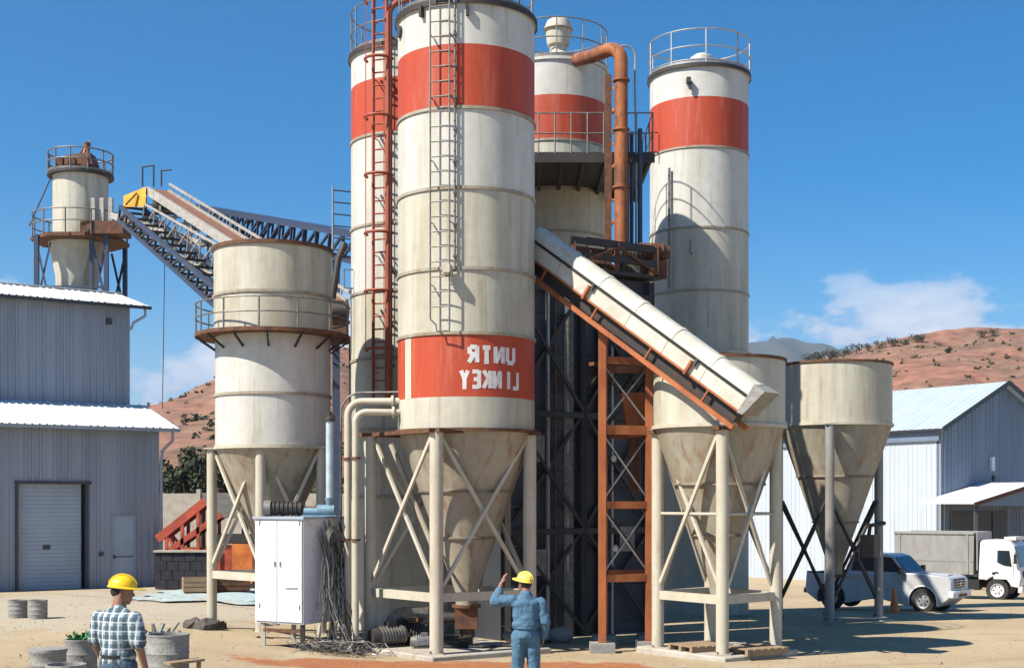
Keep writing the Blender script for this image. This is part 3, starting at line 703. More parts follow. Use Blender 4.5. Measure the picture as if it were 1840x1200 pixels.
# ------------------------------------------------------------------ shed on the left
th = R_(34)
U1 = Vector((math.cos(th), math.sin(th), 0)); N1 = Vector((math.sin(th), -math.cos(th), 0))
C1 = Vector((-11.62, 44, 0))                                    # right end of the lean-to's wall
def su(px):                                                    # photo column -> distance along the wall (negative to the left)
    k = (px - 920) / F; t = (-11.62 - 44 * k) / (math.cos(th) - math.sin(th) * k); return -t
GZ1 = -.80
shed = thing('shed', 'blue-grey ribbed metal shed with a lean-to, roller door and personnel door', 'shed', (C1.x, C1.y, GZ1))
LW = 12.
def wall_z(py, u): Y = 44 + math.sin(th) * u; return ZP(py, Y)
rd = (su(32), su(158), GZ1 - .02, wall_z(869, su(95)))
md = (su(200), su(243), GZ1 - .02, wall_z(925, su(220)))
ez = 4.36
sheet(shed, C1, U1, Z, N1, -LW, 0, GZ1 - .1, ez, M['clad'], openings=(rd, md), hgt=.06)
bu = [(-LW, rd[0], GZ1, ez), (rd[0], rd[1], rd[3], ez), (rd[1], md[0], GZ1, ez), (md[0], md[1], md[3], ez), (md[1], 0, GZ1, ez)]
for k_, (a, b, c, d) in enumerate(bu): hull(shed, C1, U1, N1, a, b, .3, c - (.3 if c == GZ1 else 0), d, M['clad'], 'wall_core')
# end wall (right, facing away) and upper storey
SD = 3.0
def up_o(d): return C1 - N1 * d
hull(shed, up_o(.32), U1, N1, -.12, 0, SD - .3, GZ1 - .3, 4.4, M['clad'], 'end_wall')
uz0, uz1 = 3.9, 8.72
sheet(shed, up_o(SD), U1, Z, N1, -LW, .0, uz0, uz1, M['clad'], hgt=.06)
hull(shed, up_o(SD), U1, N1, -LW, 0, 6.2, GZ1, uz1 - .02, M['clad'], 'upper_block')
# lean-to roof and main roof, sheet by sheet
rz0, rz1 = 4.38, 5.36
sl = (-N1 * (SD + .45) + Z * (rz1 - rz0)); sL = sl.length; sl.normalize(); rn = sl.cross(U1).normalized(); rn = rn if rn.z > 0 else -rn
eo = C1 + N1 * .42 + Z * rz0
sheet(shed, eo + U1 * .55, U1, sl, rn, -LW - .5, 0, 0, sL - .02, M['roof'], 'roof_sheet')
MB().prism([eo + U1 * .55 - rn * .015, eo + U1 * .55 - rn * .015 + sl * sL, eo - U1 * LW - rn * .015 + sl * sL, eo - U1 * LW - rn * .015], -rn * .07).build('roof_deck', M['trim'], shed)
MB().bar(eo - U1 * LW + N1 * .03 - Z * .06, eo + U1 * .55 + N1 * .03 - Z * .06, .08, .1).build('gutter', M['clad'], shed)
r0, r1 = 8.78, 9.62
sl2 = (-N1 * 3.3 + Z * (r1 - r0)); sL2 = sl2.length; sl2.normalize(); rn2 = sl2.cross(U1).normalized(); rn2 = rn2 if rn2.z > 0 else -rn2
eo2 = up_o(SD) + N1 * .35 + Z * r0
sheet(shed, eo2 + U1 * .6, U1, sl2, rn2, -LW - .5, 0, 0, sL2, M['roof'], 'roof_sheet')
MB().prism([eo2 + U1 * .6 - rn2 * .015, eo2 + U1 * .6 - rn2 * .015 + sl2 * sL2, eo2 - U1 * LW - rn2 * .015 + sl2 * sL2, eo2 - U1 * LW - rn2 * .015], -rn2 * .08).build('roof_deck', M['trim'], shed)
rg = eo2 + sl2 * sL2
MB().prism([rg + U1 * .6, rg - U1 * LW, rg - U1 * LW - N1 * 3.2 - Z * .85, rg + U1 * .6 - N1 * 3.2 - Z * .85], Z * -.06).build('roof_slope', M['roof'], shed)
MB().bar(rg - U1 * LW + rn2 * .03, rg + U1 * .6 + rn2 * .03, .3, .03).build('ridge_cap', M['roof'], shed)
MB().bar(eo2 - U1 * LW + N1 * .05 - Z * .07, eo2 + U1 * .62 + N1 * .05 - Z * .07, .1, .1).build('gutter', M['trim'], shed)
dp = eo2 + U1 * .42 + N1 * .0 - Z * .1
MB().path([dp, dp - Z * .25, dp - Z * .5 - U1 * .35 - N1 * .2, up_o(SD) + U1 * .03 + Z * (uz1 - .75)], .05, 8).build('downpipe', M['clad'], shed)
dp = eo + U1 * .3 - Z * .1
MB().path([dp, dp - Z * .3, dp - Z * .6 - U1 * .2 - N1 * .34, C1 + U1 * .06 + N1 * .02 + Z * (ez - 1.0), C1 + U1 * .06 + N1 * .02 + Z * (GZ1 + .05)], .05, 8).build('downpipe', M['clad'], shed)
MB().box(up_o(SD) + U1 * -.75 + N1 * .08 + Z * 8.18, (.16, .14, .2), Matrix.Rotation(th, 3, 'Z')).build('wall_lamp', M['trim'], shed)
# roller door: laths set back in a dark reveal
ROT = Matrix.Rotation(th, 3, 'Z')
def wp(u, z, n=0): return C1 + U1 * u + Z * z + N1 * n
dr = MB().box(wp((rd[0] + rd[1] - .16) / 2, (rd[2] + rd[3]) / 2, -.2), (rd[1] - rd[0] - .16, .03, rd[3] - rd[2]), ROT).build('roller_door', M['door'], shed)
nl = 26
for k in range(nl):
    z = lerp(GZ1, rd[3], (k + .5) / nl); MB().box(wp((rd[0] + rd[1] - .16) / 2, z, -.17), (rd[1] - rd[0] - .2, .042, (rd[3] - GZ1) / nl - .006), ROT).build('lath', M['door'], dr)
MB().box(wp(rd[0] + (rd[1] - rd[0]) * .42, GZ1 + 1.35, -.14), (.22, .04, .14), ROT).build('handle', M['trim'], dr)
for u in (rd[0] - .04, rd[1] - .04): MB().box(wp(u, (GZ1 + rd[3]) / 2, -.02), (.1, .12, rd[3] - GZ1 + .06), ROT).build('door_jamb', M['trim'], shed)
MB().box(wp((rd[0] + rd[1]) / 2, rd[3] + .04, .0), (rd[1] - rd[0] + .2, .16, .09), ROT).build('door_lintel', M['trim'], shed)
pd = MB().box(wp((md[0] + md[1]) / 2, (md[2] + md[3]) / 2, -.02), (md[1] - md[0] - .06, .05, md[3] - md[2] - .04), ROT).build('personnel_door', M['door'], shed)
MB().box(wp((md[0] + md[1]) / 2, GZ1 + 1.0, .012), (md[1] - md[0] - .14, .012, .03), ROT).build('push_bar', M['trim'], pd)
MB().box(wp(md[0] + .08, GZ1 + 1.0, .03), (.06, .06, .12), ROT).build('handle', M['trim'], pd)
for u in (md[0] + .015, md[1] - .015): MB().box(wp(u, (md[2] + md[3]) / 2, .0), (.05, .09, md[3] - md[2]), ROT).build('door_frame', M['clad'], shed)
MB().box(wp((md[0] + md[1]) / 2, md[3] - .02, .0), (md[1] - md[0] - .08, .09, .05), ROT).build('door_frame', M['clad'], shed)
MB().box(wp(md[0] - .35, GZ1 + 1.1, .05), (.16, .06, .12), ROT).build('switch_box', M['trim'], shed)

# ------------------------------------------------------------------ warehouse on the right
th2 = R_(35)
U2 = Vector((math.cos(th2), math.sin(th2), 0)); N2 = Vector((math.sin(th2), -math.cos(th2), 0))   # gable wall
S2 = Vector((-math.sin(th2), math.cos(th2), 0)); E2 = -U2                                        # long side runs along S2, faces E2
C2 = Vector((XP(1690, 70), 70, 0)); GZ2 = -2.75
wh = thing('warehouse', 'gabled warehouse with a navy end wall, white side wall and pale roof', 'warehouse', (C2.x, C2.y, GZ2))
wez, wrz, hw = ZP(765, 70), 8.45, 5.3
LEN = 24
def gtop(u, br=(hw,)): return wrz - abs(u - hw) * (wrz - wez) / hw
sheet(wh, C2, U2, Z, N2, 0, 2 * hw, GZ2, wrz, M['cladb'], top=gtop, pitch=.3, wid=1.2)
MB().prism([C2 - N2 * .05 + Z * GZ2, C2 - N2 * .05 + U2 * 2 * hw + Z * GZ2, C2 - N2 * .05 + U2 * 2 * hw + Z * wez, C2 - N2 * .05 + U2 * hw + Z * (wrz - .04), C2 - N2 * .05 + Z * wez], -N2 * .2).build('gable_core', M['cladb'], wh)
do = (.9, 5.2, GZ2, ZP(915, 71))                                 # dark doorway in the side wall
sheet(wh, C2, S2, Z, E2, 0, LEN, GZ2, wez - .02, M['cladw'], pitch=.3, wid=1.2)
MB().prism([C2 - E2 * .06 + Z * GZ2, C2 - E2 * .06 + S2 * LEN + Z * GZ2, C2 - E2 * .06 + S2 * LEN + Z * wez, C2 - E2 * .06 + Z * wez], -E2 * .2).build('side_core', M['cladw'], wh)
MB().prism([C2 + U2 * (2 * hw - .2) + Z * GZ2, C2 + U2 * 2 * hw + Z * GZ2, C2 + U2 * 2 * hw + S2 * LEN + Z * GZ2, C2 + U2 * (2 * hw - .2) + S2 * LEN + Z * GZ2], Z * (wez - GZ2 - .05)).build('side_core', M['cladw'], wh)
sv = (U2 * hw + Z * (wrz - wez)); svL = sv.length; sv.normalize(); rn3 = S2.cross(sv).normalized(); rn3 = rn3 if rn3.z > 0 else -rn3
so = C2 - sv * .5 - S2 * .45 + Z * (wez + .06)
sheet(wh, so, S2, sv, rn3, 0, LEN + .6, 0, svL + .5, M['roofg'], 'roof_sheet', pitch=.4, wid=1.6)
MB().prism([so - rn3 * .02, so + sv * (svL + .5) - rn3 * .02, so + sv * (svL + .5) + S2 * (LEN + .6) - rn3 * .02, so + S2 * (LEN + .6) - rn3 * .02], -rn3 * .1).build('roof_deck', M['trim'], wh)
sv4 = (-U2 * hw + Z * (wrz - wez)).normalized(); so4 = C2 + U2 * 2 * hw - sv4 * .5 - S2 * .45 + Z * (wez + .04)
rn4 = sv4.cross(S2).normalized(); rn4 = rn4 if rn4.z > 0 else -rn4
MB().prism([so4, so4 + sv4 * (svL + .5), so4 + sv4 * (svL + .5) + S2 * (LEN + .6), so4 + S2 * (LEN + .6)], -rn4 * .1).build('roof_slope', M['roofg'], wh)
MB().bar(so - S2 * .03 - rn3 * .06, so + sv * (svL + .5) - S2 * .03 - rn3 * .06, .06, .24).build('barge_board', M['trim'], wh)
MB().bar(so4 - S2 * .03 - rn4 * .06, so4 + sv4 * (svL + .5) - S2 * .03 - rn4 * .06, .06, .24).build('barge_board', M['trim'], wh)
MB().bar(C2 + E2 * .12 + Z * (wez - .4), C2 + E2 * .12 + S2 * LEN + Z * (wez - .4), .06, .75).build('eaves_band', M['cladb'], wh)
# porch roof before the gable and a dark panel painting the unlit opening beneath it
pz = ZP(905, 68); pw = 4.6; pdp = 3.4
po = C2 + N2 * pdp - U2 * 1.9
ap_ = po + U2 * pw * 1.15 + Z * (pz + 1.05)
e0 = po + Z * pz; e1 = po + U2 * pw * 2.3 + Z * pz
MB().prism([e0, ap_, ap_ - N2 * (pdp - .05), e0 - N2 * (pdp - .05)], Z * .07).build('porch_roof', M['roof'], wh)
MB().prism([ap_, e1, e1 - N2 * (pdp - .05), ap_ - N2 * (pdp - .05)], Z * .072).build('porch_roof', M['roof'], wh)
MB().bar(e0 + N2 * .04 - Z * .03, ap_ + N2 * .04 - Z * .03, .05, .18).build('barge_board', M['rust'], wh)
MB().bar(ap_ + N2 * .04 - Z * .03, e1 + N2 * .04 - Z * .03, .05, .18).build('barge_board', M['rust'], wh)
MB().prism([e0 + U2 * .5 - N2 * .3 - Z * .1, e1 - U2 * .5 - N2 * .3 - Z * .1, ap_ - N2 * .3 - Z * .1], -N2 * .06).build('porch_gable', M['cladb'], wh)
for u in (.45, pw * 1.15, pw * 2.3 - .4): MB().bar(po + U2 * u - N2 * .2 + Z * GZ2, po + U2 * u - N2 * .2 + Z * (pz - .06), .16).build('porch_post', M['trim'], wh)
MB().box(C2 + U2 * 2.5 + N2 * .05 + Z * (GZ2 + 2.1), (3.4, .06, 4.2), Matrix.Rotation(th2, 3, 'Z')).build('doorway', M['trim'], wh)
MB().box(C2 + U2 * 5.0 + N2 * .06 + Z * (GZ2 + 2.1), (1.3, .06, 4.2), Matrix.Rotation(th2, 3, 'Z')).build('door_leaf', M['trim'], wh)
wlm = MB().box(C2 + U2 * 4.3 + N2 * .1 + Z * ZP(832, 71), (.22, .16, .75), Matrix.Rotation(th2, 3, 'Z')).build('wall_lamp', M['cabw'], wh)
MB().box(C2 + U2 * 4.5 + N2 * .06 + Z * ZP(858, 71), (.18, .1, .3), Matrix.Rotation(th2, 3, 'Z')).build('lamp_bracket', M['trim'], wlm)
for px_, z_ in ((1420, .4), (1540, -.2)):
    pass

# ------------------------------------------------------------------ charcoal batching house behind the front silo
C3 = Vector((.254, 30.5, 0)); GZ3 = -1.3; BT = 7.3
bh = thing('batching_house', 'charcoal clad plant house with crossed steel braces behind the lettered silo', 'building', (C3.x, C3.y, GZ3))
sheet(bh, C3 + Z * GZ3, Z, U1, N1, 0, BT - GZ3, -.6, 3.72, M['cladd'], 'cladding_panel', pitch=.45, hgt=.02, wid=.9)
hull(bh, C3, U1, N1, -.6, 3.75, 1.6, GZ3 - .3, BT, M['cladd'], 'core')
hull(bh, C3, U1, N1, 2.0, 3.75, 2.6, BT - 1.2, BT + .03, M['cladd'], 'rear_deck')
hull(bh, C3 + N1 * .35, U1, N1, 1.0, 3.85, 2.2, BT + .06, BT + .14, M['dark'], 'roof_slab')
for u in (-.5, 1.65, 3.7): MB().bar(C3 + U1 * u + N1 * .12 + Z * (GZ3 - .1), C3 + U1 * u + N1 * .12 + Z * BT, .14, .14).build('column', M['dark'], bh)
for k, (z0, z1) in enumerate(((-1.0, 1.3), (1.4, 4.0), (4.1, 6.9))):
    for (ua, ub) in ((-.45, 1.6), (1.7, 3.65)):
        a, b = C3 + U1 * ua + N1 * .1, C3 + U1 * ub + N1 * .1
        MB().bar(a + Z * z0, b + Z * z1, .05, .08).build('brace', M['dark'], bh)
        MB().bar(a + N1 * .06 + Z * z1, b + N1 * .06 + Z * z0, .05, .08).build('brace', M['dark'], bh)
    MB().bar(C3 - U1 * .5 + N1 * .13 + Z * z1, C3 + U1 * 3.7 + N1 * .13 + Z * z1, .1, .14).build('girt', M['dark'], bh)
for u, r, m in ((.62, .05, 'galv'), (.82, .035, 'rust'), (2.15, .07, 'rust'), (2.5, .04, 'galv')):
    MB().tube(C3 + U1 * u + N1 * .1 + Z * GZ3, C3 + U1 * u + N1 * .1 + Z * (BT - .4), r, n=8).build('wall_pipe', M[m], bh)
MB().bar(C3 + U1 * 1.25 + N1 * .06 + Z * GZ3, C3 + U1 * 1.25 + N1 * .06 + Z * BT, .22, .04).build('cable_tray', M['grail'], bh)
for u, z in ((.3, .6), (2.9, 1.1), (.25, 3.2)): MB().box(C3 + U1 * u + N1 * .1 + Z * z, (.45, .16, .6), Matrix.Rotation(th, 3, 'Z')).build('switch_box', M['grail'], bh)
# machines on its roof
for pxx, Yy, s_, mm, lab in ((1172, 32.6, 1.0, 'rust', 'rusty gearmotor on the house roof beside the tall right silo'), (1128, 32.4, .8, 'dark', 'dark gearmotor at the foot of the orange duct')):
    x = XP(pxx, Yy); o = thing('gearmotor', lab, 'motor', (x, Yy, BT + .14))
    MB().box((x, Yy, BT + .14 + .2 * s_), (.7 * s_, .4, .4 * s_)).build('gearbox', M[mm], o)
    mo = MB().tube((x - .35 * s_, Yy, BT + .14 + .62 * s_), (x + .3 * s_, Yy, BT + .14 + .62 * s_), .22 * s_, n=18).build('motor_body', M[mm], o)
    for k in range(7): MB().tube((x + (-.3 + k * .09) * s_, Yy, BT + .14 + .62 * s_), (x + (-.3 + k * .09 + .02) * s_, Yy, BT + .14 + .62 * s_), .25 * s_, n=18).build('fin', M[mm], mo)
    MB().tube((x + .3 * s_, Yy, BT + .14 + .62 * s_), (x + .42 * s_, Yy, BT + .14 + .62 * s_), .19 * s_, .14 * s_, n=18).build('fan_cowl', M[mm], o)
hx_ = XP(1150, 31.9)
o = thing('catwalk_rail', 'low dark handrail along the front edge of the house roof', 'railing', (hx_, 31.9, BT + .14))
for z in (.35, .7): MB().bar(C3 + U1 * 1.6 + N1 * .3 + Z * (BT + .14 + z), C3 + U1 * 3.8 + N1 * .3 + Z * (BT + .14 + z), .03).build('rail', M['dark'], o)
for k in range(5): MB().bar(C3 + U1 * (1.6 + .55 * k) + N1 * .3 + Z * (BT + .14), C3 + U1 * (1.6 + .55 * k) + N1 * .3 + Z * (BT + .86), .03).build('post', M['dark'], o)

# ------------------------------------------------------------------ orange steel tower
TP = [(XP(1082, 27.3), 27.3), (XP(1166, 27.7), 27.7), (XP(1166, 29.4), 29.4), (XP(1086, 29.2), 29.2)]
ot = thing('steel_tower', 'orange steel frame tower carrying the white conveyor', 'steel tower', (TP[0][0], TP[0][1], gz(*TP[0])))
for k, (x, y) in enumerate(TP):
    z0 = gz(x, y); zt = (5.9, 4.95, 4.95, 5.9)[k]
    lg = MB().bar((x, y, z0 + .18), (x, y, zt), .15, .15).build('post', M['orange'], ot)
    MB().box((x, y, z0 + .05), (.5, .5, .3)).build('footing', M['conc2'], lg)
for z in (4.88, 3.46, 1.92, .42):
    for k in range(4):
        a = Vector((*TP[k], z)); b = Vector((*TP[(k + 1) % 4], z)); d = (b - a).normalized() * .076
        MB().bar(a + d, b - d, .11, .15 if z != 3.46 else .19).build('beam', M['orange'], ot)
for (z0, z1) in ((.5, 1.85), (2.0, 3.38), (3.56, 4.8)):
    for k in (0, 2, 3):
        a = Vector((*TP[k], 0)); b = Vector((*TP[(k + 1) % 4], 0)); n_ = Vector((0, .03, 0))
        MB().bar(a + n_ + Z * z0, b + n_ + Z * z1, .03, .03).build('brace', M['galv'] if k == 0 else M['rust'], ot)
        MB().bar(a - n_ + Z * z1, b - n_ + Z * z0, .03, .03).build('brace', M['galv'] if k == 0 else M['rust'], ot)
for (pxx, z) in ((1103, 2.9), (1106, 1.0)):
    MB().ell((XP(pxx, 28.2), 28.2, z), (.06, .06, .08)).build('lamp', M['lamp'], ot)
x = XP(1140, 28.6)
hb = thing('drop_chute', 'rusty orange chute hopper hung inside the orange tower', 'chute', (x, 28.6, 3.3))
MB().add([(x - .3, 28.3, 4.3), (x + .3, 28.3, 4.3), (x + .3, 28.9, 4.3), (x - .3, 28.9, 4.3), (x - .14, 28.45, 3.35), (x + .14, 28.45, 3.35), (x + .14, 28.75, 3.35), (x - .14, 28.75, 3.35)],
         [(0, 1, 5, 4), (1, 2, 6, 5), (2, 3, 7, 6), (3, 0, 4, 7), (0, 3, 2, 1), (4, 5, 6, 7)]).build('hopper', M['orange'], hb)
MB().tube((x, 28.6, 3.4), (x, 28.6, 2.2), .13, n=14).build('spout', M['rust'], hb)

# rusty pipe rack and hoppers crowding the space above the charcoal house's front
rk_ = thing('pipe_rack', 'rusty pipe rack of beams and pipes above the conveyor, before the shaded silo', 'pipe rack', (XP(1130, 31.2), 31.2, BT + .14))
for k, (u, z0, z1) in enumerate(((1.2, BT + .1, BT + .7), (2.5, BT + .1, BT + .8), (3.7, BT + .1, BT + .9))):
    for n_ in (.3, -.8): MB().bar(C3 + U1 * u + N1 * n_ + Z * z0, C3 + U1 * u + N1 * n_ + Z * z1, .11).build('post', M['rust'], rk_)
for z, n_, m in ((BT + .42, .3, 'dark'), (BT + .75, .3, 'dark'), (BT + .8, -.8, 'rust')):
    MB().bar(C3 + U1 * 1.1 + N1 * n_ + Z * z, C3 + U1 * 3.8 + N1 * n_ + Z * z, .1, .14).build('beam', M[m], rk_)
for k, (n_, z, r, m) in enumerate(((.1, BT + .45, .06, 'galv'), (-.1, BT + .48, .05, 'redsteel'), (-.45, BT + .42, .09, 'rust'))):
    a = C3 + N1 * n_ + Z * z
    MB().path([a + U1 * 1.0, a + U1 * 2.8, a + U1 * 3.1 - Z * .1, a + U1 * 3.3 - Z * .25, a + U1 * 3.35 - Z * .38], r, 8).build('pipe_run', M[m], rk_)
for (ua, za, ub, zb) in ((1.2, BT + .15, 2.5, BT + .7), (3.7, BT + .15, 2.5, BT + .7)):
    MB().bar(C3 + U1 * ua + N1 * .38 + Z * za, C3 + U1 * ub + N1 * .38 + Z * zb, .06).build('brace', M['rust'], rk_)
lv = thing('access_landing', 'narrow rusty landing with handrail on the charcoal house wall under the conveyor', 'landing', (C3 + U1 * 2.6 + N1 * .6 + Z * 5.2)[:])
MB().bar(C3 + U1 * 1.7 + N1 * .5 + Z * 5.2, C3 + U1 * 3.8 + N1 * .5 + Z * 5.2, .7, .08).build('deck', M['rust'], lv)
for k in range(5): p = C3 + U1 * (1.75 + .5 * k) + N1 * .82 + Z * 5.2; MB().bar(p, p + Z * .95, .04).build('post', M['rust'], lv); MB().bar(p - Z * .03, p - N1 * .7 - Z * .6, .05).build('bracket', M['dark'], lv)
for z in (.5, .95): MB().bar(C3 + U1 * 1.7 + N1 * .82 + Z * (5.2 + z), C3 + U1 * 3.8 + N1 * .82 + Z * (5.2 + z), .04).build('handrail', M['rust'], lv)

# ------------------------------------------------------------------ white covered conveyor
S0, S1 = W(950, 426, 27.95), W(1343, 712, 24.95)
cv = thing('covered_conveyor', 'white covered conveyor slanting down from the lettered silo to the near hopper', 'conveyor', ((S0 + S1) / 2)[:])
D = (S1 - S0); CL = D.length; D.normalize(); Hh = D.cross(Z).normalized(); Hh = Hh if Hh.y < 0 else -Hh; Nn = Hh.cross(D); Nn = Nn if Nn.z > 0 else -Nn
def cp(t, h, n): return S0 + D * t + Hh * h + Nn * n
def extr(sec, t0, t1): b = MB(); b.prism([cp(t0, h, n) for h, n in sec], D * (t1 - t0)); return b
nseg = 6
for k in range(nseg):
    t0 = CL * k / nseg + (.012 if k else 0); t1 = CL * (k + 1) / nseg
    extr([(-.02, .025), (-.04, .12), (-.1, .21), (-.2, .27), (-.4, .27), (-.56, .18), (-.56, .025)], t0, t1).build('cover', M['cover'], cv)
    extr([(-.012, .025), (-.03, .125), (-.09, .22), (-.19, .282), (-.41, .282), (-.57, .19), (-.57, .025)], t1 - .05, t1 + .05 if k < nseg - 1 else t1).build('joint_strap', M['cover'], cv)
    extr([(0, -.31), (0, -.025), (-.58, -.025), (-.58, -.31)], t0, t1).build('side_panel', M['cover'], cv)
extr([(.02, -.025), (.02, .025), (-.56, .025), (-.56, -.025)], 0, CL).build('joint_strip', M['rubber'], cv)
extr([(.012, -.35), (.012, -.31), (-.59, -.31), (-.59, -.35)], 0, CL).build('flange', M['orange'], cv)
extr([(-.16, -.6), (-.16, -.35), (-.42, -.35), (-.42, -.6)], 0, CL - .05).build('recess_shade_web', M['dark'], cv)  # dark colour paints the shade of the recess under the conveyor
for h in (.02, -.56): extr([(h, -.69), (h, -.60), (h - .08, -.60), (h - .08, -.69)], -.0, CL + .08).build('chord', M['orange'], cv)
for k in range(4):
    t = CL * (k + .5) / 4; MB().bar(cp(t, -.03, -.35), cp(t, -.03, -.61), .05, .03).build('hanger', M['orange'], cv)
for t in (CL * .315, CL * .78):
    MB().bar(cp(t, .02, -.36), cp(t, .02, -.06), .13, .05, up=D).build('bracket', M['orange'], cv)
    MB().bar(cp(t + .08, .03, -.12), cp(t + .08, .03, .02), .08, .05, up=D).build('clamp', M['trim'], cv)
MB().add([cp(CL, .03, .27), cp(CL, .03, -.36), cp(CL, -.6, -.36), cp(CL, -.6, .27), cp(CL + .26, .03, .27), cp(CL + .12, .03, -.33), cp(CL + .12, -.6, -.33), cp(CL + .26, -.6, .27)],
         [(0, 1, 2, 3), (7, 6, 5, 4), (0, 4, 5, 1), (1, 5, 6, 2), (2, 6, 7, 3), (3, 7, 4, 0)]).build('discharge_box', M['conc2'], cv)
MB().bar(cp(CL * .345, -.28, -.69), Vector((TP[0][0] + .02, TP[0][1] - .02, 5.8)), .12).build('support_bracket', M['orange'], cv)

# ------------------------------------------------------------------ hopper bins on the right
def bin_(label, bx, by, r, zr, zbm, ztip, L, mleg, group, beam_z, br, mid, mshell, mb=None, lr=.125):
    b = thing('hopper_bin', label, 'hopper', (bx, by, gz(bx, by)), group=group)
    MB().lathe([(r, zbm), (r, zr), (r - .02, zr), (r - .02, zbm)], (bx, by, 0), 72).build('shell', mshell, b)
    MB().lathe([(r - .02, zr - .05), (r + .035, zr - .05), (r + .035, zr + .01), (r - .02, zr + .01)], (bx, by, 0), 72).build('rim', M['rust'], b)
    MB().lathe([(r - .02, zbm - .04), (r + .04, zbm - .04), (r + .04, zbm + .03), (r, zbm + .03)], (bx, by, 0), 72).build('base_ring', M['leg'], b)
    c = MB().lathe([(r, zbm), (.18, ztip + .2), (.18, ztip)], (bx, by, 0), 64).build('hopper_cone', M['cone'], b)
    for q in (.36, .68):
        z = lerp(zbm, ztip + .2, q); rr_ = lerp(r, .18, q); MB().lathe([(rr_ - .0, z + .03), (rr_ + .025, z + .02), (rr_ + .03, z - .02), (rr_ - .02, z - .03)], (bx, by, 0), 64).build('hoop', M['seam'], c)
    MB().box((bx, by, ztip - .03), (.46, .46, .08)).build('slide_gate', M['rust'], b)
    MB().tube((bx + .2, by - .1, ztip - .03), (bx + .55, by - .1, ztip - .03), .05, n=10).build('gate_cylinder', M['galv'], b)
    legs(b, L, zbm - .02, lr, mleg, beam_z, br, mid, mb)
    return b
B1L = [(XP(1182, 27.2), 27.2), (XP(1298, 25.7), 25.7), (XP(1394, 26.8), 26.8), (XP(1276, 28.3), 28.3)]
pad('concrete_pad', B1L, .1, M['concrete'])
b1x, b1y = XP(1292, 27.05), 27.05
b1 = bin_('nearer cream hopper bin at the foot of the white conveyor', b1x, b1y, 1.32, ZP(648, 27), ZP(768, 27), .1, B1L, M['leg'], 'open hopper bins on the right', .1, (.35, 3.25), 1.75, M['cream'])
frame(b1, B1L, 3.40, .16, .07, M['rust'], .2)
MB().lathe([(1.3, 4.62), (.0, 4.72)], (b1x, b1y, 0), 48).build('heaped_cement', M['conc2'], b1)
B2L = [(XP(1399, 36.2), 36.2), (XP(1491, 34.9), 34.9), (XP(1579, 36.4), 36.4), (XP(1489, 37.7), 37.7)]
b2x, b2y = XP(1501, 36.4), 36.4
b2 = bin_('farther wide hopper bin in front of the white warehouse wall', b2x, b2y, 1.5, ZP(656, 36.4), ZP(765, 36.4), .0, B2L, M['legd'], 'open hopper bins on the right', None, (-.6, 2.0), None, M['cream'], M['dark'], .12)
MB().box((b2x + .75, b2y - .6, .8), (.5, .4, .6)).build('control_box', M['dark'], b2)
MB().path([(b2x + .75, b2y - .6, 1.05), (b2x + .8, b2y - .55, 1.35), (b2x + 1.3, b2y - .1, 1.4), (B2L[2][0], B2L[2][1], 1.4)], .06, 8).build('cable_arm', M['dark'], b2)
pad('concrete_pad', [B2L[2]] + [(B2L[2][0] + .3, B2L[2][1] + .3), (B2L[2][0] - .3, B2L[2][1] + .3)], .03, M['concrete'], grow=.25)

# ------------------------------------------------------------------ distant tower behind the shed
TX, TY, TR = XP(145, 55), 55., 1.1
tw = thing('transfer_tower', 'distant cream surge silo on blue legs behind the shed, rusty machinery on top', 'silo', (TX, TY, -1.1))
shell(tw, TX, TY, [(TR, 12.8, 15.3, M['cream'])], [])
MB().lathe([(TR + .02, 15.28), (TR + .22, 15.28), (TR + .22, 15.4), (0, 15.4)], (TX, TY, 0), 48).build('roof', M['dark'], tw)
railing(tw, TX, TY, TR + .2, 15.4, .85, 12, M['grail'], rt=.03)
MB().lathe([(.75, -1.0), (.75, 11.2), (1.08, 12.8)], (TX - .25, TY, 0), 48).build('lower_shell', M['cream'], tw)
MB().add([(TX + .35, TY - .55, 12.7), (TX + 1.0, TY - .45, 12.7), (TX + 1.0, TY + .5, 12.7), (TX + .35, TY + .5, 12.7), (TX + .3, TY - .5, 10.2), (TX + .45, TY - .5, 10.2), (TX + .45, TY + .3, 10.2), (TX + .3, TY + .3, 10.2)],
         [(0, 1, 5, 4), (1, 2, 6, 5), (2, 3, 7, 6), (3, 0, 4, 7), (0, 3, 2, 1), (4, 5, 6, 7)]).build('side_chute', M['cone'], tw)
hd = MB().add([(TX - .7, TY - .6, 15.4), (TX + .75, TY - .6, 15.4), (TX + .75, TY + .6, 15.4), (TX - .7, TY + .6, 15.4), (TX - .55, TY - .45, 16.1), (TX + .5, TY - .45, 16.25), (TX + .5, TY + .45, 16.25), (TX - .55, TY + .45, 16.1)],
         [(0, 1, 5, 4), (1, 2, 6, 5), (2, 3, 7, 6), (3, 0, 4, 7), (0, 3, 2, 1), (4, 5, 6, 7)]).build('drive_hood', M['rust'], tw)
MB().tube((TX + .25, TY, 16.1), (TX + .25, TY, 16.75), .12, n=10).build('motor', M['rust'], tw)
for q in (-.35, .1, .55): MB().bar((TX + q, TY - .5, 15.5), (TX + .25, TY - .1, 16.6), .06).build('stay', M['orange'], tw)
for q in (-.6, -.1, .45): MB().box((TX + q, TY - .75, 15.65), (.28, .25, .5)).build('drive_unit', M['rust'], tw)
MB().tube((TX + .4, TY, 16.6), (TX + .4, TY, 16.95), .03, n=6).build('mast', M['galv'], tw)
fx = [TX - 1.35, TX + 1.45]; fy = [TY - 1.3, TY + 1.3]
for x in fx:
    for y in fy: MB().bar((x, y, -1.05), (x, y, 12.7), .17).build('leg', M['blue'], tw)
MB().bar((TX + .85, TY - 1.3, -1.05), (TX + .85, TY - 1.3, 12.7), .14).build('leg', M['blue'], tw)
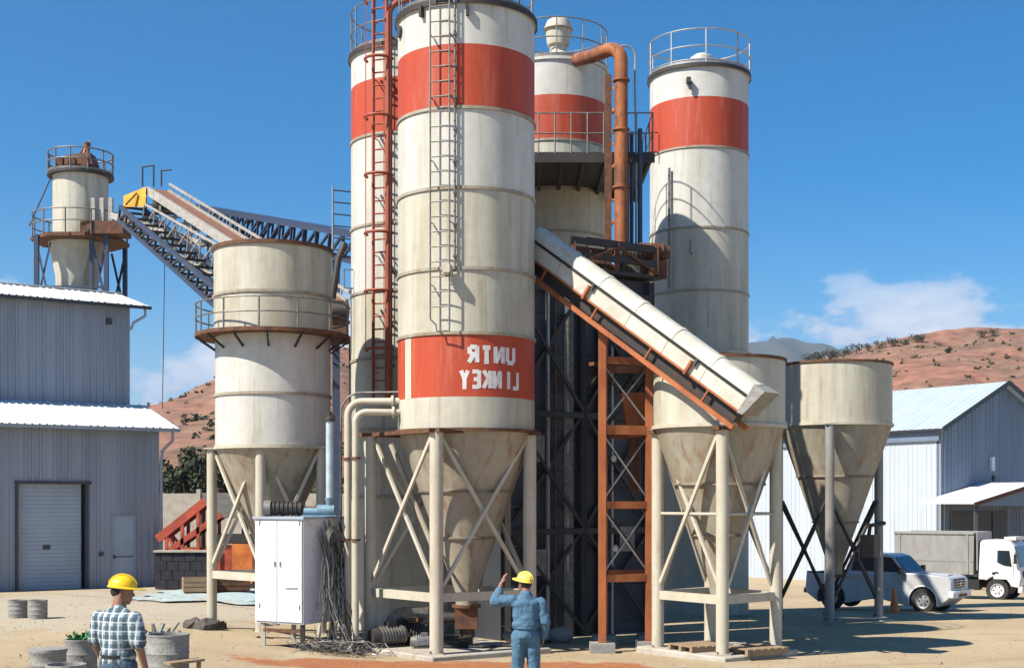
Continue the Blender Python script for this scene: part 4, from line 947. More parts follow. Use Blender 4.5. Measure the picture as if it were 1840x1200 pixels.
for y in fy:
    for (z0, z1) in ((9.9, 12.4), (7.2, 9.8)):
        MB().bar((TX + .9, y + .02, z0), (fx[1], y + .02, z1), .08).build('brace', M['blue'], tw); MB().bar((TX + .9, y - .04, z1), (fx[1], y - .04, z0), .08).build('brace', M['blue'], tw)
        MB().bar((fx[0], y + .02, z0), (TX - .8, y + .02, z1), .06).build('brace', M['blue'], tw); MB().bar((fx[0], y - .04, z1), (TX - .8, y - .04, z0), .06).build('brace', M['blue'], tw)
    for z in (10.6, 10.1, 7.0): MB().bar((fx[0], y, z), (fx[1], y, z), .1).build('tie_beam', M['blue'], tw)
dk = MB().lathe([(TR, 12.72), (1.95, 12.72), (1.95, 12.58), (TR - .05, 12.58)], (TX, TY, 0), 8, math.pi / 8).build('walkway', M['rust'], tw)
railing(tw, TX, TY, 1.9, 12.72, .95, 12, M['grail'], rt=.028, toe=False)
MB().box((TX + 1.35, TY - 1.0, 12.95), (1.7, 1.2, .5)).build('feed_pan', M['rust'], tw)
MB().tube(Vector((TX - 1.9, TY - .6, 13.2)), Vector((TX - 1.05, TY - .5, 15.2)), .03, n=6).build('guy_rod', M['dark'], tw)
for q in range(3): MB().box((TX + .95 + q * .35, TY - 1.35, 13.6), (.16, .2, 1.1)).build('drive_post', M['truss'], tw)
# conveyor running down from it to the yard, with lattice girder below
def lattice(root, a, b, w, h, m, npan, mch=None, rr=.04, names=('chord', 'lattice_bar')):
    a = Vector(a); b = Vector(b); d = (b - a).normalized(); s = d.cross(Z).normalized() * w / 2; n = s.cross(d).normalized(); n = (n if n.z > 0 else -n) * h
    cor = lambda t, i, j: a.lerp(b, t) + s * i + n * j
    for i in (-1, 1):
        for j in (0, 1): MB().bar(cor(0, i, j), cor(1, i, j), rr * 2.2, rr * 2.2).build(names[0], mch or m, root)
    for k in range(npan):
        t0, t1 = k / npan, (k + 1) / npan
        for i in (-1, 1):
            MB().bar(cor(t0, i, 0), cor(t1, i, 1), rr * 1.3).build(names[1], m, root)
            MB().bar(cor(t0, i, 0), cor(t0, i, 1), rr * 1.3).build(names[1], m, root)
        MB().bar(cor(t0, -1, 0), cor(t0, 1, 0), rr * 1.3).build(names[1], m, root)
        MB().bar(cor(t0, -1, 1), cor(t0, 1, 1), rr * 1.3).build(names[1], m, root)
K0, K1 = W(283, 345, 50), W(600, 545, 37)
kc = thing('belt_conveyor', 'rusty belt conveyor descending from the distant tower past the railed silo, yellow head guard', 'conveyor', K1[:])
d = (K1 - K0).normalized(); s = d.cross(Z).normalized(); s = s if s.y < 0 else -s; n = s.cross(d); n = n if n.z > 0 else -n
for q, mm in ((.38, 'truss'), (-.38, 'truss')): MB().bar(K0 + s * q, K1 + s * q, .1, .3, up=n).build('side_frame', M[mm], kc)
MB().bar(K0 + n * .06 - s * .0, K1 + n * .06, .62, .06, up=n).build('belt', M['belt'], kc)
MB().bar(K0 - s * .42 + n * .35, K1 - s * .42 + n * .35, .06, .08, up=n).build('handrail', M['truss'], kc)
for k in range(16): p = K0.lerp(K1, (k + .5) / 16); MB().bar(p - s * .42 + n * .12, p - s * .42 + n * .36, .04).build('post', M['truss'], kc)
for k in range(22):
    p = K0.lerp(K1, (k + .5) / 22); MB().tube(p - s * .33 - n * .12, p + s * .33 - n * .12, .06, n=8).build('idler', M['dark'], kc)
lattice(kc, K0 + Vector((-.2, 0, -1.5)), K1 + Vector((0, 0, -1.1)), .8, 1.0, M['truss'], 13, rr=.03)
L0, L1 = W(235, 398, 50.5), W(470, 602, 39)
lattice(kc, L0, L1, .9, .5, M['dark'], 15, M['blue'], rr=.06)
hg = MB().add([W(222, 372, 50.2), W(262, 372, 49.6), W(262, 336, 49.6), W(222, 352, 50.2), W(222, 372, 51.2), W(262, 372, 51), W(262, 336, 51), W(222, 352, 51.2)],
         [(0, 1, 2, 3), (7, 6, 5, 4), (0, 4, 5, 1), (1, 5, 6, 2), (2, 6, 7, 3), (3, 7, 4, 0)]).build('head_guard', M['yellow'], kc)
p = W(236, 357, 49.8); MB().bar(p + Vector((-.2, -.05, -.25)), p + Vector((.22, -.05, .2)), .1, .03).build('guard_slot', M['rust'], hg)
MB().bar(W(205, 388, 51), W(410, 452, 46), .3, .22).build('walkway_beam', M['truss'], kc)
for k in range(10):
    p = W(262, 345, 50).lerp(K1, k / 10) + Vector((0, 0, -.2)); MB().bar(p, p + Vector((0, 0, -1.2)), .06).build('hanger', M['truss'] if k % 2 else M['dark'], kc)
MB().tube(W(292, 372, 49.5) + Vector((-.3, 0, 0)), W(292, 372, 49.5) + Vector((.4, 0, 0)), .3, n=16).build('head_drum', M['dark'], kc)
for (a, b) in (((256, 335), (256, 300)), ((276, 335), (276, 297)), ((256, 300), (276, 297)), ((290, 335), (290, 305)), ((290, 307), (308, 305))):
    MB().tube(W(*a, 50), W(*b, 50), .035, n=6).build('guard_rail', M['blue'], kc)
tcw = tag(MB().path([W(296, 462, 46.5), W(294, 600, 46.5), W(292, 735, 46.5)], .015, 5).build('hanging_cable', M['dark']), 'thin dark cable hanging straight down from the far conveyor', 'cable')
ORI[tcw] = Vector((0, 0, 0))
G0, G1 = W(352, 398, 52), W(665, 462, 38)
gl = thing('truss_gallery', 'long dark blue truss gallery crossing behind the squat railed silo', 'gallery', G1[:])
lattice(gl, G0 + Vector((0, 0, -.2)), G1 + Vector((0, 0, -.2)), .9, .72, M['blue'], 16, rr=.05)
MB().bar(G0 + Vector((0, 0, .62)), G1 + Vector((0, 0, .62)), .8, .1).build('cover', M['blue'], gl)
MB().bar(G0 + Vector((0, 0, -.2)), G1 + Vector((0, 0, -.2)), .5, .1).build('floor', M['dark'], gl)
for q in (.35, .5, .62, .68, .85):
    p = G0.lerp(G1, q); MB().bar(p + Vector((0, 0, -.3)), Vector((p.x, p.y, gz(p.x, p.y))), .2, .2).build('trestle_leg', M['blue'], gl)
lp = W(598, 448, 36.5); lp2 = W(598, 335, 36.5)
ladder(gl, lp, lp2 + Vector((0, 0, 0)), (1, 0, 0), .001, M['galv'], 5., .03, 'ladder_mast')
for k in range(6):
    z = lerp(lp.z, lp2.z - .1, k / 5); MB().tube((lp.x, 36.5, z), (lp.x + .5, 36.5, z - .05), .022, n=6).build('step', M['blue'], gl)
# drive machinery between the squat silo and the tall one
x, y = XP(607, 34.5), 34.5
o = thing('tail_drive', 'dark conveyor tail drive wedged between the squat silo and the tall silo', 'machine', (x, y, ZP(610, y)))
MB().box((x, y, ZP(588, y)), (.5, .5, .55)).build('gearbox', M['rust'], o)
MB().tube((x - .3, y - .2, ZP(560, y)), (x + .3, y - .2, ZP(560, y)), .22, n=16).build('motor', M['dark'], o)
MB().box((x, y, ZP(612, y)), (.9, .8, .08)).build('base_frame', M['dark'], o)
for q in (-.35, .35): MB().bar((x + q, y, ZP(612, y)), (x + q, y, gz(x, y)), .12).build('leg', M['dark'], o)
MB().path([(x - .1, y - .3, ZP(540, y)), (x + .05, y - .3, ZP(470, y)), (x + .2, y - .2, ZP(440, y))], .09, 10).build('hose', M['dark'], o)

# ------------------------------------------------------------------ white electrical cabinet with its cables
cc = W(545, 1122, 26.6); czb = cc.z                           # near bottom edge
ca = R_(30); Fx = Vector((-math.cos(ca), math.sin(ca), 0)); Fn = Vector((-math.sin(ca), -math.cos(ca), 0)); Sd = Vector((math.sin(ca), math.cos(ca), 0))
cw, cd, ch = 1.24, 1.36, 2.1
cab = thing('electrical_cabinet', 'white two-door electrical cabinet standing on a low frame before the squat silo', 'cabinet', (cc.x, cc.y, gz(cc.x, cc.y)))
c0 = Vector((cc.x, cc.y, czb))
MB().prism([c0, c0 + Fx * cw, c0 + Fx * cw + Sd * cd, c0 + Sd * cd], Z * ch).build('body', M['cabw'], cab)
MB().prism([c0 - Fx * .04 + Fn * .05 + Z * ch, c0 + Fx * (cw + .04) + Fn * .05 + Z * ch, c0 + Fx * (cw + .04) + Sd * (cd + .03) + Z * ch, c0 - Fx * .04 + Sd * (cd + .03) + Z * ch], Z * .05).build('top_cover', M['clad'], cab)
for (a, b) in ((.02, .64), (.66, 1.22)):
    d_ = MB().prism([c0 + Fx * a + Fn * .004 + Z * .04, c0 + Fx * b + Fn * .004 + Z * .04, c0 + Fx * b + Fn * .004 + Z * (ch - .04), c0 + Fx * a + Fn * .004 + Z * (ch - .04)], Fn * .025).build('door', M['cabw'], cab)
    hx = .07 if a < .1 else 1.1
    for z in (.3, ch - .12): MB().tube(c0 + Fx * hx + Fn * .035 + Z * z, c0 + Fx * hx + Fn * .035 + Z * (z + .09), .014, n=8).build('hinge', M['galv'], d_)
    MB().box(c0 + Fx * (.56 if a < .1 else .7) + Fn * .045 + Z * 1.2, (.025, .02, .1), Matrix.Rotation(-ca, 3, 'Z')).build('handle', M['galv'], d_)
MB().bar(c0 + Fx * .12 + Fn * .034 + Z * .72, c0 + Fx * .42 + Fn * .034 + Z * .72, .012, .03).build('vent_slot', M['galv'], cab)
for u in (.08, 1.1):
    for v in (.08, 1.05):
        p = c0 + Fx * u + Sd * v; MB().bar(Vector((p.x, p.y, gz(p.x, p.y) - .05)), p, .09).build('foot', M['leg'] if u > 1 else M['dark'], cab)
MB().bar(c0 + Fx * .05 + Sd * .08 - Z * .15, c0 + Fx * 1.15 + Sd * .08 - Z * .15, .07, .06).build('skid', M['rust'], cab)
# machines on the cabinet
mo = c0 + Fx * .75 + Sd * .5 + Z * (ch + .05)
gm = thing('gearmotor', 'small dark motor lying on top of the white cabinet', 'motor', mo[:])
b = MB().tube(mo - Vector((.38, 0, -.16)), mo + Vector((.25, 0, .16)), .13, n=16).build('motor_body', M['dark'], gm)
for k in range(6): MB().tube(mo + Vector((-.32 + .09 * k, 0, .16)), mo + Vector((-.3 + .09 * k, 0, .16)), .155, n=16).build('fin', M['dark'], b)
MB().tube(mo - Vector((.52, 0, -.16)), mo - Vector((.38, 0, -.16)), .17, n=16).build('fan_cowl', M['grail'], gm)
MB().tube(mo + Vector((.25, 0, .16)), mo + Vector((.75, .02, .15)), .05, n=10).build('shaft_tube', M['rust'], gm)
for q in (-.2, .15): MB().box(mo + Vector((q, 0, .02)), (.08, .26, .04)).build('foot', M['dark'], gm)
po_ = c0 + Fx * .05 + Sd * .75 + Z * (ch + .05)
pu = thing('pump', 'blue pump with a tall pale pipe at the cabinet corner', 'pump', po_[:])
MB().tube(po_ + Vector((-.15, 0, .12)), po_ + Vector((.2, 0, .12)), .12, n=16).build('volute', M['pumpb'], pu)
MB().tube(po_ + Vector((-.42, 0, .1)), po_ + Vector((-.15, 0, .1)), .08, n=14).build('motor', M['pumpb'], pu)
MB().box(po_ + Vector((-.1, 0, .015)), (.7, .3, .03)).build('base', M['pumpb'], pu)
MB().tube(po_ + Vector((.1, 0, .2)), po_ + Vector((.1, 0, .38)), .06, .1, n=14).build('riser_flange', M['pumpb'], pu)
ptop = ZP(757, po_.y)
MB().tube(po_ + Vector((.1, 0, .3)), Vector((po_.x + .1, po_.y, ptop)), .075, n=14).build('riser_pipe', M['bpipe'], pu)
MB().lathe([(.0, 0), (.1, 0), (.1, .05), (.05, .1), (.05, .2), (0, .2)], (po_.x + .1, po_.y, ptop), 14).build('pipe_cap', M['dark'], pu)
# bent cream delivery pipes
def bent_pipe(label, y_entry, px_v, Yv, zh, r, R, a_in, m='leg', flange=True):
    pe = cyl(AX, AY, RR - .02, a_in, zh); x = XP(px_v, Yv)
    o = thing('delivery_pipe', label, 'pipe', (x, Yv, gz(x, Yv)))
    pts = [pe, Vector((x + R + .25, lerp(pe.y, Yv, .6), zh))] + arc((x + R, Yv, zh - R), R, math.pi / 2, math.pi, (1, 0, 0), (0, 0, 1), 9) + [Vector((x, Yv, 1.5)), Vector((x, Yv, gz(x, Yv) - .05))]
    p = MB().path(pts, r, 14).build('pipe_run', M[m], o)
    if flange:
        for z in (2.85, 1.2): MB().lathe([(r - .01, z), (r + .035, z), (r + .035, z + .04), (r - .01, z + .04)], (x, Yv, 0), 14).build('flange', M['rust'], p)
        e = Vector((pe.x - .12, lerp(pe.y, pts[1].y, .3), zh)); MB().tube(e, e + Vector((-.05, .0, 0)), r + .05, n=14).build('flange', M[m], p)
bent_pipe('inner bent cream pipe leaving the lettered silo under its red band', 0, 639, 27.0, ZP(742, 27.3), .07, .22, -1.25)
bent_pipe('outer bent cream pipe with the wider elbow beside the lettered silo', 0, 625, 27.3, ZP(722, 27.4), .075, .30, -1.33)
bent_pipe('thin grey conduit looping over the two bent cream pipes', 0, 613, 27.5, ZP(706, 27.6), .022, .42, -1.40, 'grail', False)
# cables
r2 = random.Random(21)
cb = thing('cable_bundle', 'tangle of grey and black cables hanging down the cabinet side to the ground', 'cables', (XP(600, 26.9), 26.9, -.95))
for k in range(44):
    pa = c0 - Fx * .03 + Sd * r2.uniform(.35, 1.1) + Z * (ch - r2.uniform(.0, .5)) + Vector((.05, 0, 0))
    pts = [pa]; x = pa.x; y = pa.y; zz = pa.z; gx = r2.uniform(-.25, .55)
    zg = gz(x, y) + .05
    for i in range(1, 9):
        t = i / 8; pts.append(Vector((x + .12 + gx * t * t + r2.uniform(-.05, .05), y - .35 * t + r2.uniform(-.04, .04), lerp(zz, zg, t ** .9))))
    for i in range(9): l = pts[-1]; pts.append(Vector((l.x + r2.uniform(-.3, .3), l.y + r2.uniform(-.25, .12), gz(l.x, l.y) + r2.uniform(.03, .28))))
    MB().path(pts, r2.choice([.006, .008, .011]), 5).build('cable', r2.choice([M['rubber'], M['grail'], M['rubber'], M['galv']]), cb)
for k in range(5):
    c = c0 - Fx * .12 + Sd * .7 + Z * (ch - .35 - .03 * k) + Vector((.06 + .02 * k, -.05, 0))
    MB().path(arc(c, .2 + .012 * k, 0, 2 * math.pi * .97, Sd, Z, 18), .009, 5).build('cable', M['grail'], cb)

# ------------------------------------------------------------------ machines lying under the front silo
def motor(label, p, ang, s, m, m2):
    o = thing('electric_motor', label, 'motor', (p[0], p[1], p[2]), ang, 'machine scraps on the silo pad', local=True)
    b = MB().tube((-.35 * s, 0, .22 * s), (.25 * s, 0, .22 * s), .19 * s, n=18).build('motor_body', m, o)
    for k in range(8): MB().tube(((-.32 + .07 * k) * s, 0, .22 * s), ((-.3 + .07 * k) * s, 0, .22 * s), .22 * s, n=18).build('fin', m, b)
    MB().tube((-.5 * s, 0, .22 * s), (-.35 * s, 0, .22 * s), .16 * s, .2 * s, n=18).build('fan_cowl', m2, o)
    MB().tube((.25 * s, 0, .22 * s), (.5 * s, 0, .22 * s), .05 * s, n=10).build('shaft', M['galv'], o)
    MB().box((-.05 * s, 0, .02 * s), (.5 * s, .42 * s, .04 * s)).build('foot', m2, o)
    MB().box((-.05 * s, .0, .46 * s), (.2 * s, .18 * s, .1 * s)).build('terminal_box', m2, o)
    return o
zp = max(gz(*p) for p in FL) + .10
motor('grey motor lying just inside the left leg of the lettered silo', (-2.45, 27.4, zp), .6, 1.0, M['grail'], M['dark'])
motor('dark motor in the middle of the scraps under the lettered silo', (-1.95, 27.75, zp), -.5, 1.1, M['dark'], M['rust'])
motor('small pale motor nearest the front leg of the lettered silo', (-1.75, 27.1, zp), .2, .62, M['galv'], M['grail'])
bl = thing('blower', 'snail-shaped grey blower behind the scraps under the lettered silo', 'blower', (-2.3, 28.1, zp))
MB().tube((-2.3, 27.95, zp + .38), (-2.3, 28.25, zp + .38), .36, n=24).build('scroll', M['grail'], bl)
MB().box((-2.0, 28.1, zp + .62), (.5, .26, .24)).build('outlet', M['grail'], bl); MB().box((-2.3, 28.1, zp + .05), (.6, .34, .1)).build('base', M['dark'], bl)
MB().tube((-2.3, 27.92, zp + .38), (-2.3, 27.96, zp + .38), .16, n=18).build('inlet', M['dark'], bl)
hc = thing('hose_coil', 'black hose coiled on the pad beside the front leg', 'hose', (-1.3, 27.0, zp))
for k in range(4): MB().path(arc((-1.2 + .03 * k, 27.3, zp + .04 + .055 * k), .3 - .015 * (k % 2), 0, 2 * math.pi * .98, (1, 0, 0), (0, 1, 0), 24), .03, 6).build('hose_turn', M['rubber'], hc)
MB().path([(-1.0, 27.15, zp + .03), (-.6, 27.0, zp + .03), (-.2, 27.3, zp + .03), (.2, 27.15, zp + .03)], .03, 6).build('hose_tail', M['rubber'], hc)
vr = thing('rotary_valve', 'rusty rotary valve with a pipe stub under the cone of the lettered silo', 'valve', (AX, AY, zp))
MB().box((AX, AY, cz0 - .26), (.46, .4, .42)).build('valve_body', M['rust'], vr); MB().tube((AX, AY, cz0 - .47), (AX, AY, zp), .14, n=14).build('outlet', M['rust'], vr)
MB().tube((AX - .5, AY, cz0 - .26), (AX - .2, AY, cz0 - .26), .12, n=14).build('drive', M['dark'], vr)
# twin slanted air pipes inside the frame
o = thing('air_pipe', 'slim pale pipe slanting behind the left braces of the lettered silo', 'pipe', (-2.2, 28.2, zp))
MB().tube((-2.55, 28.2, 3.2), (-1.6, 28.0, .9), .06, n=10).build('pipe_run', M['leg'], o); MB().tube((-1.6, 28.0, .9), (-1.55, 28.0, zp), .05, n=10).build('drop_pipe', M['leg'], o)
for k, (x, y, z, s, lab) in enumerate(((.15, 29.3, -1.2, 1., 'paper sack slumped at the foot of the charcoal house, left one'), (.6, 29.5, -1.2, .9, 'paper sack slumped at the foot of the charcoal house, middle one'), (1.05, 29.6, -1.2, .95, 'paper sack slumped at the foot of the charcoal house, right one'))):
    b = MB().ell((x, y, gz(x, y) + .16 * s), (.34 * s, .24 * s, .19 * s), 16, 10)
    for v in b.v: v += Vector((mnoise.noise(v * 5), mnoise.noise(v * 5 + Vector((9, 0, 0))), mnoise.noise(v * 5 + Vector((0, 9, 0))))) * .05
    o = tag(b.build('cement_sack', M['conc2']), lab, 'sack', 'sacks before the charcoal house')
for (x0, y0, dx, dy, lab) in ((4.75, 26.1, .5, .3, 'timber pallet beside the right leg of the near hopper'), (3.75, 26.6, .45, .4, 'timber pallet beneath the cone of the near hopper')):
    z0 = max(gz(*p) for p in B1L) + .1
    o = thing('pallet', lab, 'pallet', (x0, y0, z0), .5, 'timber pallets', local=True)
    for k in range(3): MB().box((0, (k - 1) * .36, .05), (1.0, .09, .1)).build('bearer', M['wood'], o)
    for k in range(6): MB().box(((k - 2.5) * .175, 0, .112), (.13, .82, .022)).build('plank', M['wood'], o)

# ------------------------------------------------------------------ background yard, left
wl_ = thing('block_wall', 'low dark block wall between the shed and the squat silo leg', 'wall', (XP(330, 42), 42, -.8))
xa, xb = XP(281, 42), XP(376, 42)
for r in range(4):
    for k in range(5):
        w_ = (xb - xa) / 4.5; x0 = xa + (k - (.5 if r % 2 else 0)) * w_; x1 = x0 + w_ - .02
        x0 = max(x0, xa); x1 = min(x1, xb)
        if x1 - x0 > .05: MB().box(((x0 + x1) / 2, 42 + .01 * ((r + k) % 2), -.75 + r * .29 + .14), (x1 - x0, .3, .28)).build('block', M['conc3'], wl_)
MB().box(((xa + xb) / 2, 42, .43), (xb - xa + .1, .42, .06)).build('coping', M['concrete'], wl_)
YM = 43.2
rc = thing('crusher', 'red and orange crusher machine with a sloping conveyor behind the squat silo leg', 'machine', (XP(400, YM), YM, -.8))
Q0, Q1 = W(283, 968, YM), W(392, 882, YM)
for q in (0, .8):
    o_ = Vector((0, q, 0)); MB().bar(Q0 + o_, Q1 + o_, .12, .26).build('side_frame', M['redm'], rc)
    MB().bar(Q0 + o_ + Vector((.3, 0, -.42)), Q1 + o_ + Vector((.1, 0, -.75)), .1, .18).build('lower_frame', M['redm'], rc)
    for k in range(4):
        p = (Q0 + o_).lerp(Q1 + o_, .15 + .26 * k); MB().bar(p, Vector((p.x, p.y, -.8)), .1).build('leg', M['redm'], rc)
    MB().bar(Q0.lerp(Q1, .15) + o_ - Z * .15, Vector((Q0.lerp(Q1, .67).x, YM + q, -.4)), .08).build('brace', M['redm'], rc)
MB().bar(Q0 + Vector((0, .4, .1)), Q1 + Vector((0, .4, .1)), .7, .06).build('belt', M['belt'], rc)
MB().box((XP(345, YM), YM + .3, .12), (1.35, .5, .75)).build('side_plate', M['redm'], rc)
MB().tube((XP(338, YM), YM + .02, .2), (XP(338, YM), YM - .1, .2), .3, n=20).build('flywheel', M['orm'], rc)
MB().box((XP(404, YM), YM + .5, -.05), (.62, 1.2, 1.2)).build('engine_bay', M['orm'], rc); MB().box((XP(437, YM), YM + .4, 0), (.66, 1.2, 1.3)).build('engine_bay', M['orm'], rc)
for pxx in (392, 412, 428, 446): MB().box((XP(pxx, YM), YM - .15, .1), (.22, .06, .7)).build('louvre_panel', M['redm'], rc)
MB().box((XP(420, YM), YM + .3, .78), (1.4, 1.0, .3)).build('jaw_box', M['dark'], rc)
MB().add([W(380, 930, YM), W(455, 930, YM), W(455, 930, YM + 1.1), W(380, 930, YM + 1.1), W(362, 885, YM - .2), W(470, 885, YM - .2), W(470, 885, YM + 1.4), W(362, 885, YM + 1.4)], [(0, 1, 5, 4), (1, 2, 6, 5), (2, 3, 7, 6), (3, 0, 4, 7), (0, 3, 2, 1)]).build('feed_hopper', M['conc2'], rc)
MB().box((XP(420, YM), YM + .3, -.72), (1.9, 1.1, .14)).build('skid', M['dark'], rc)
bw = thing('boundary_wall', 'long pale boundary wall at the foot of the left hill', 'wall', (XP(330, 78), 78, -1.3))
for k in range(14):
    x = -32 + k * 2.5; MB().box((x, 78, .6), (2.46, .25, 3.7)).build('panel', M['concrete'], bw); MB().box((x + 1.25, 77.9, .7), (.22, .4, 4.0)).build('pier', M['concrete'], bw)
# tarp and crates
tp_ = MB(); n_ = 26
for j in range(n_ + 1):
    for i in range(n_ + 1):
        x = lerp(-10.6, -6.9, i / n_); y = lerp(36.5, 41.5, j / n_) + .4 * math.sin(i * .5); tp_.v.append(Vector((x + .25 * math.sin(j * .8), y, gz(x, y) + .03 + .05 * abs(mnoise.noise((x * 1.6, y * 1.6, 0))))))
tp_.f = [(j * (n_ + 1) + i, j * (n_ + 1) + i + 1, (j + 1) * (n_ + 1) + i + 1, (j + 1) * (n_ + 1) + i) for j in range(n_) for i in range(n_)]
tag(tp_.build('tarpaulin', M['tarp']), 'faded blue tarpaulin spread on the ground behind the squat silo leg', 'tarp')
for pxx, Yy, m, lab in ((358, 40, 'wood', 'pale timber crate on the blue tarpaulin'), (418, 40.5, 'rust', 'rusty crate behind the leg on the blue tarpaulin')):
    x = XP(pxx, Yy); z0 = gz(x, Yy) + .07; o = thing('crate', lab, 'crate', (x, Yy, z0), .3, 'crates on the tarpaulin', local=True)
    for k in range(3):
        for s_ in (-1, 1): MB().box((0, s_ * .4, .08 + k * .14), (.95, .03, .12)).build('slat', M[m], o); MB().box((s_ * .47, 0, .08 + k * .14), (.03, .77, .12)).build('slat', M[m], o)
    MB().box((0, 0, .02), (.9, .77, .03)).build('base', M[m], o); MB().box((0, 0, .3), (.86, .72, .05)).build('contents', M['sand'], o)
# pile of scraps at the left leg foot
for k, (dx, dy, s_, lab) in enumerate(((-.3, -.25, .2, 'dark stone left of the squat silo leg foot'), (-.02, -.4, .24, 'larger dark stone before the squat silo leg foot'), (.25, -.3, .15, 'small dark stone right of the squat silo leg foot'))):
    x, y = HL[0][0] + dx, HL[0][1] + dy; b = MB().ell((x, y, gz(x, y) + s_ * .35), (s_ * 1.3, s_, s_ * .6), 12, 8)
    for v in b.v: v += Vector((mnoise.noise(v * 6), mnoise.noise(v * 6 + Vector((5, 0, 0))), mnoise.noise(v * 6 + Vector((0, 5, 0))))) * .12
    tag(b.build('stone', M['stone'], sharp=12), lab, 'stone', 'stones at the leg foot')

# ------------------------------------------------------------------ drums
def drum(label, x, y, r, h, fill=None, m='conc2', lid=False, group='grey drums near the worker in plaid'):
    z0 = gz(x, y); o = thing('drum', label, 'drum', (x, y, z0), group=group)
    pr = [(r * .97, 0)]
    for k in range(1, 4): pr += [(r * .985, h * k / 4 - .02), (r * 1.02, h * k / 4), (r * .985, h * k / 4 + .02)]
    pr += [(r, h - .03), (r * 1.03, h - .02), (r * 1.03, h), (r * .93, h), (r * .93, h * .55), (0, h * .55)]
    MB().lathe([(0, 0)] + pr, (x, y, z0), 32).build('shell', M[m], o)
    if lid: MB().lathe([(r * 1.06, h), (r * 1.06, h + .035), (0, h + .05)], (x, y, z0), 32).build('lid', M['conc2'], o); return o
    MB().lathe([(r * .92, h * .82), (0, h * .9)], (x, y, z0), 24).build('fill', M[fill or 'sand'], o)
    return o
d1 = drum('big grey drum right of the worker in plaid', XP(302, 17.3), 17.3, .27, .97)
d2 = drum('grey drum heaped with offcuts behind the big one', XP(286, 19.6), 19.6, .25, .80)
r3 = random.Random(4)
for k in range(16):
    p = Vector((XP(286, 19.6) + r3.uniform(-.16, .16), 19.6 + r3.uniform(-.16, .16), gz(XP(286, 19.6), 19.6) + .66)); MB().bar(p, p + Vector((r3.uniform(-.2, .2), r3.uniform(-.15, .15), r3.uniform(.12, .28))), .04, .03).build('offcut', M['conc2'], d2)
d3 = drum('grey drum with a green net bundle in it', XP(146, 18.2), 18.2, .215, .80)
gb = MB()
for k in range(70):
    t = r3.uniform(0, 6.28); q = r3.uniform(0, .17); p = Vector((XP(146, 18.2) + q * math.cos(t), 18.2 + q * math.sin(t), gz(XP(146, 18.2), 18.2) + .72 + r3.uniform(0, .1)))
    a = Vector((r3.uniform(-1, 1), r3.uniform(-1, 1), r3.uniform(0, 1))) * .09; c = Vector((r3.uniform(-1, 1), r3.uniform(-1, 1), r3.uniform(-.3, .5))) * .05
    gb.add([p, p + a, p + a + c, p + c], [(0, 1, 2, 3)])
gb.build('green_bundle', M['greenp'], d3)
d4 = drum('lidded grey drum at the far left of the drum group', XP(86, 17.6), 17.6, .235, .68, lid=True)
d5 = drum('foremost grey drum, nearest the camera', XP(118, 16.2), 16.2, .235, .66)
d6 = drum('left one of two short concrete tubs out in the yard', XP(32, 31.6), 31.6, .22, .42, group='concrete tubs in the open yard', m='conc2')
d7 = drum('right one of two short concrete tubs out in the yard', XP(68, 31.3), 31.3, .22, .44, group='concrete tubs in the open yard', m='conc2')
tg = thing('scaffold_board', 'grey board leaning on the drum group beside the worker', 'board', (XP(340, 17), 17, gz(XP(340, 17), 17)))
MB().bar((XP(300, 16.9), 16.9, gz(-4.4, 16.9) + .62), (XP(362, 17.2), 17.2, gz(-4, 17.2) + .66), .2, .03).build('plank', M['wood'], tg)
MB().bar((XP(357, 17.2), 17.2, gz(-4, 17.2)), (XP(357, 17.2), 17.2, gz(-4, 17.2) + .65), .05).build('prop', M['wood'], tg)

# ------------------------------------------------------------------ vehicles
def bevel(o, w, seg=2):
    m = o.modifiers.new('bevel', 'BEVEL'); m.width = w; m.segments = seg; m.limit_method = 'ANGLE'; m.angle_limit = R_(30); return o
def extrude_profile(pts, w0, w1fn=None, cut=1):
    b = MB(); n = len(pts)
    L_ = [Vector((x, (w1fn(x, z) if w1fn else w0), z)) for x, z in pts]; R2 = [Vector((v.x, -v.y, v.z)) for v in L_]
    b.add(L_ + R2, [tuple(range(n)), tuple(range(2 * n - 1, n - 1, -1))] + [(i, n + i, n + (i + 1) % n, (i + 1) % n) for i in range(n)]); return b
def wheel(root, x, y, r, w, m=None, rimr=.6, dual=False):
    s = 1 if y > 0 else -1
    t = MB(); t.add([], [])
    def disc(prf, nn=28):
        b = MB(); 
        for i in range(nn):
            a = 2 * math.pi * i / nn
            for (rr_, yy) in prf: b.v.append(Vector((x + rr_ * math.cos(a), y + s * yy, r + rr_ * math.sin(a))))
        m_ = len(prf); b.f = [(i * m_ + k, ((i + 1) % nn) * m_ + k, ((i + 1) % nn) * m_ + k + 1, i * m_ + k + 1) for i in range(nn) for k in range(m_ - 1)]; return b
    o = disc([(r * rimr, -w / 2), (r * .93, -w / 2), (r, -w * .36), (r, w * .36), (r * .93, w / 2), (r * rimr, w / 2), (r * rimr, -w / 2)]).build('wheel', M['tyre'], root)
    disc([(r * rimr, w * .47), (r * rimr * .93, w * .47), (r * rimr * .85, w * .25), (r * .2, w * .32), (r * .17, w * .42), (0, w * .42)]).build('rim', m or M['rim'], o)
    for k in range(6):
        a = k * math.pi / 3; MB().box((x + r * rimr * .55 * math.cos(a), y + s * w * .3, r + r * rimr * .55 * math.sin(a)), (r * .12, .02, r * .12)).build('rim_hole_shade', M['black'], o)  # black blocks paint the shade inside the rim's openings
    return o
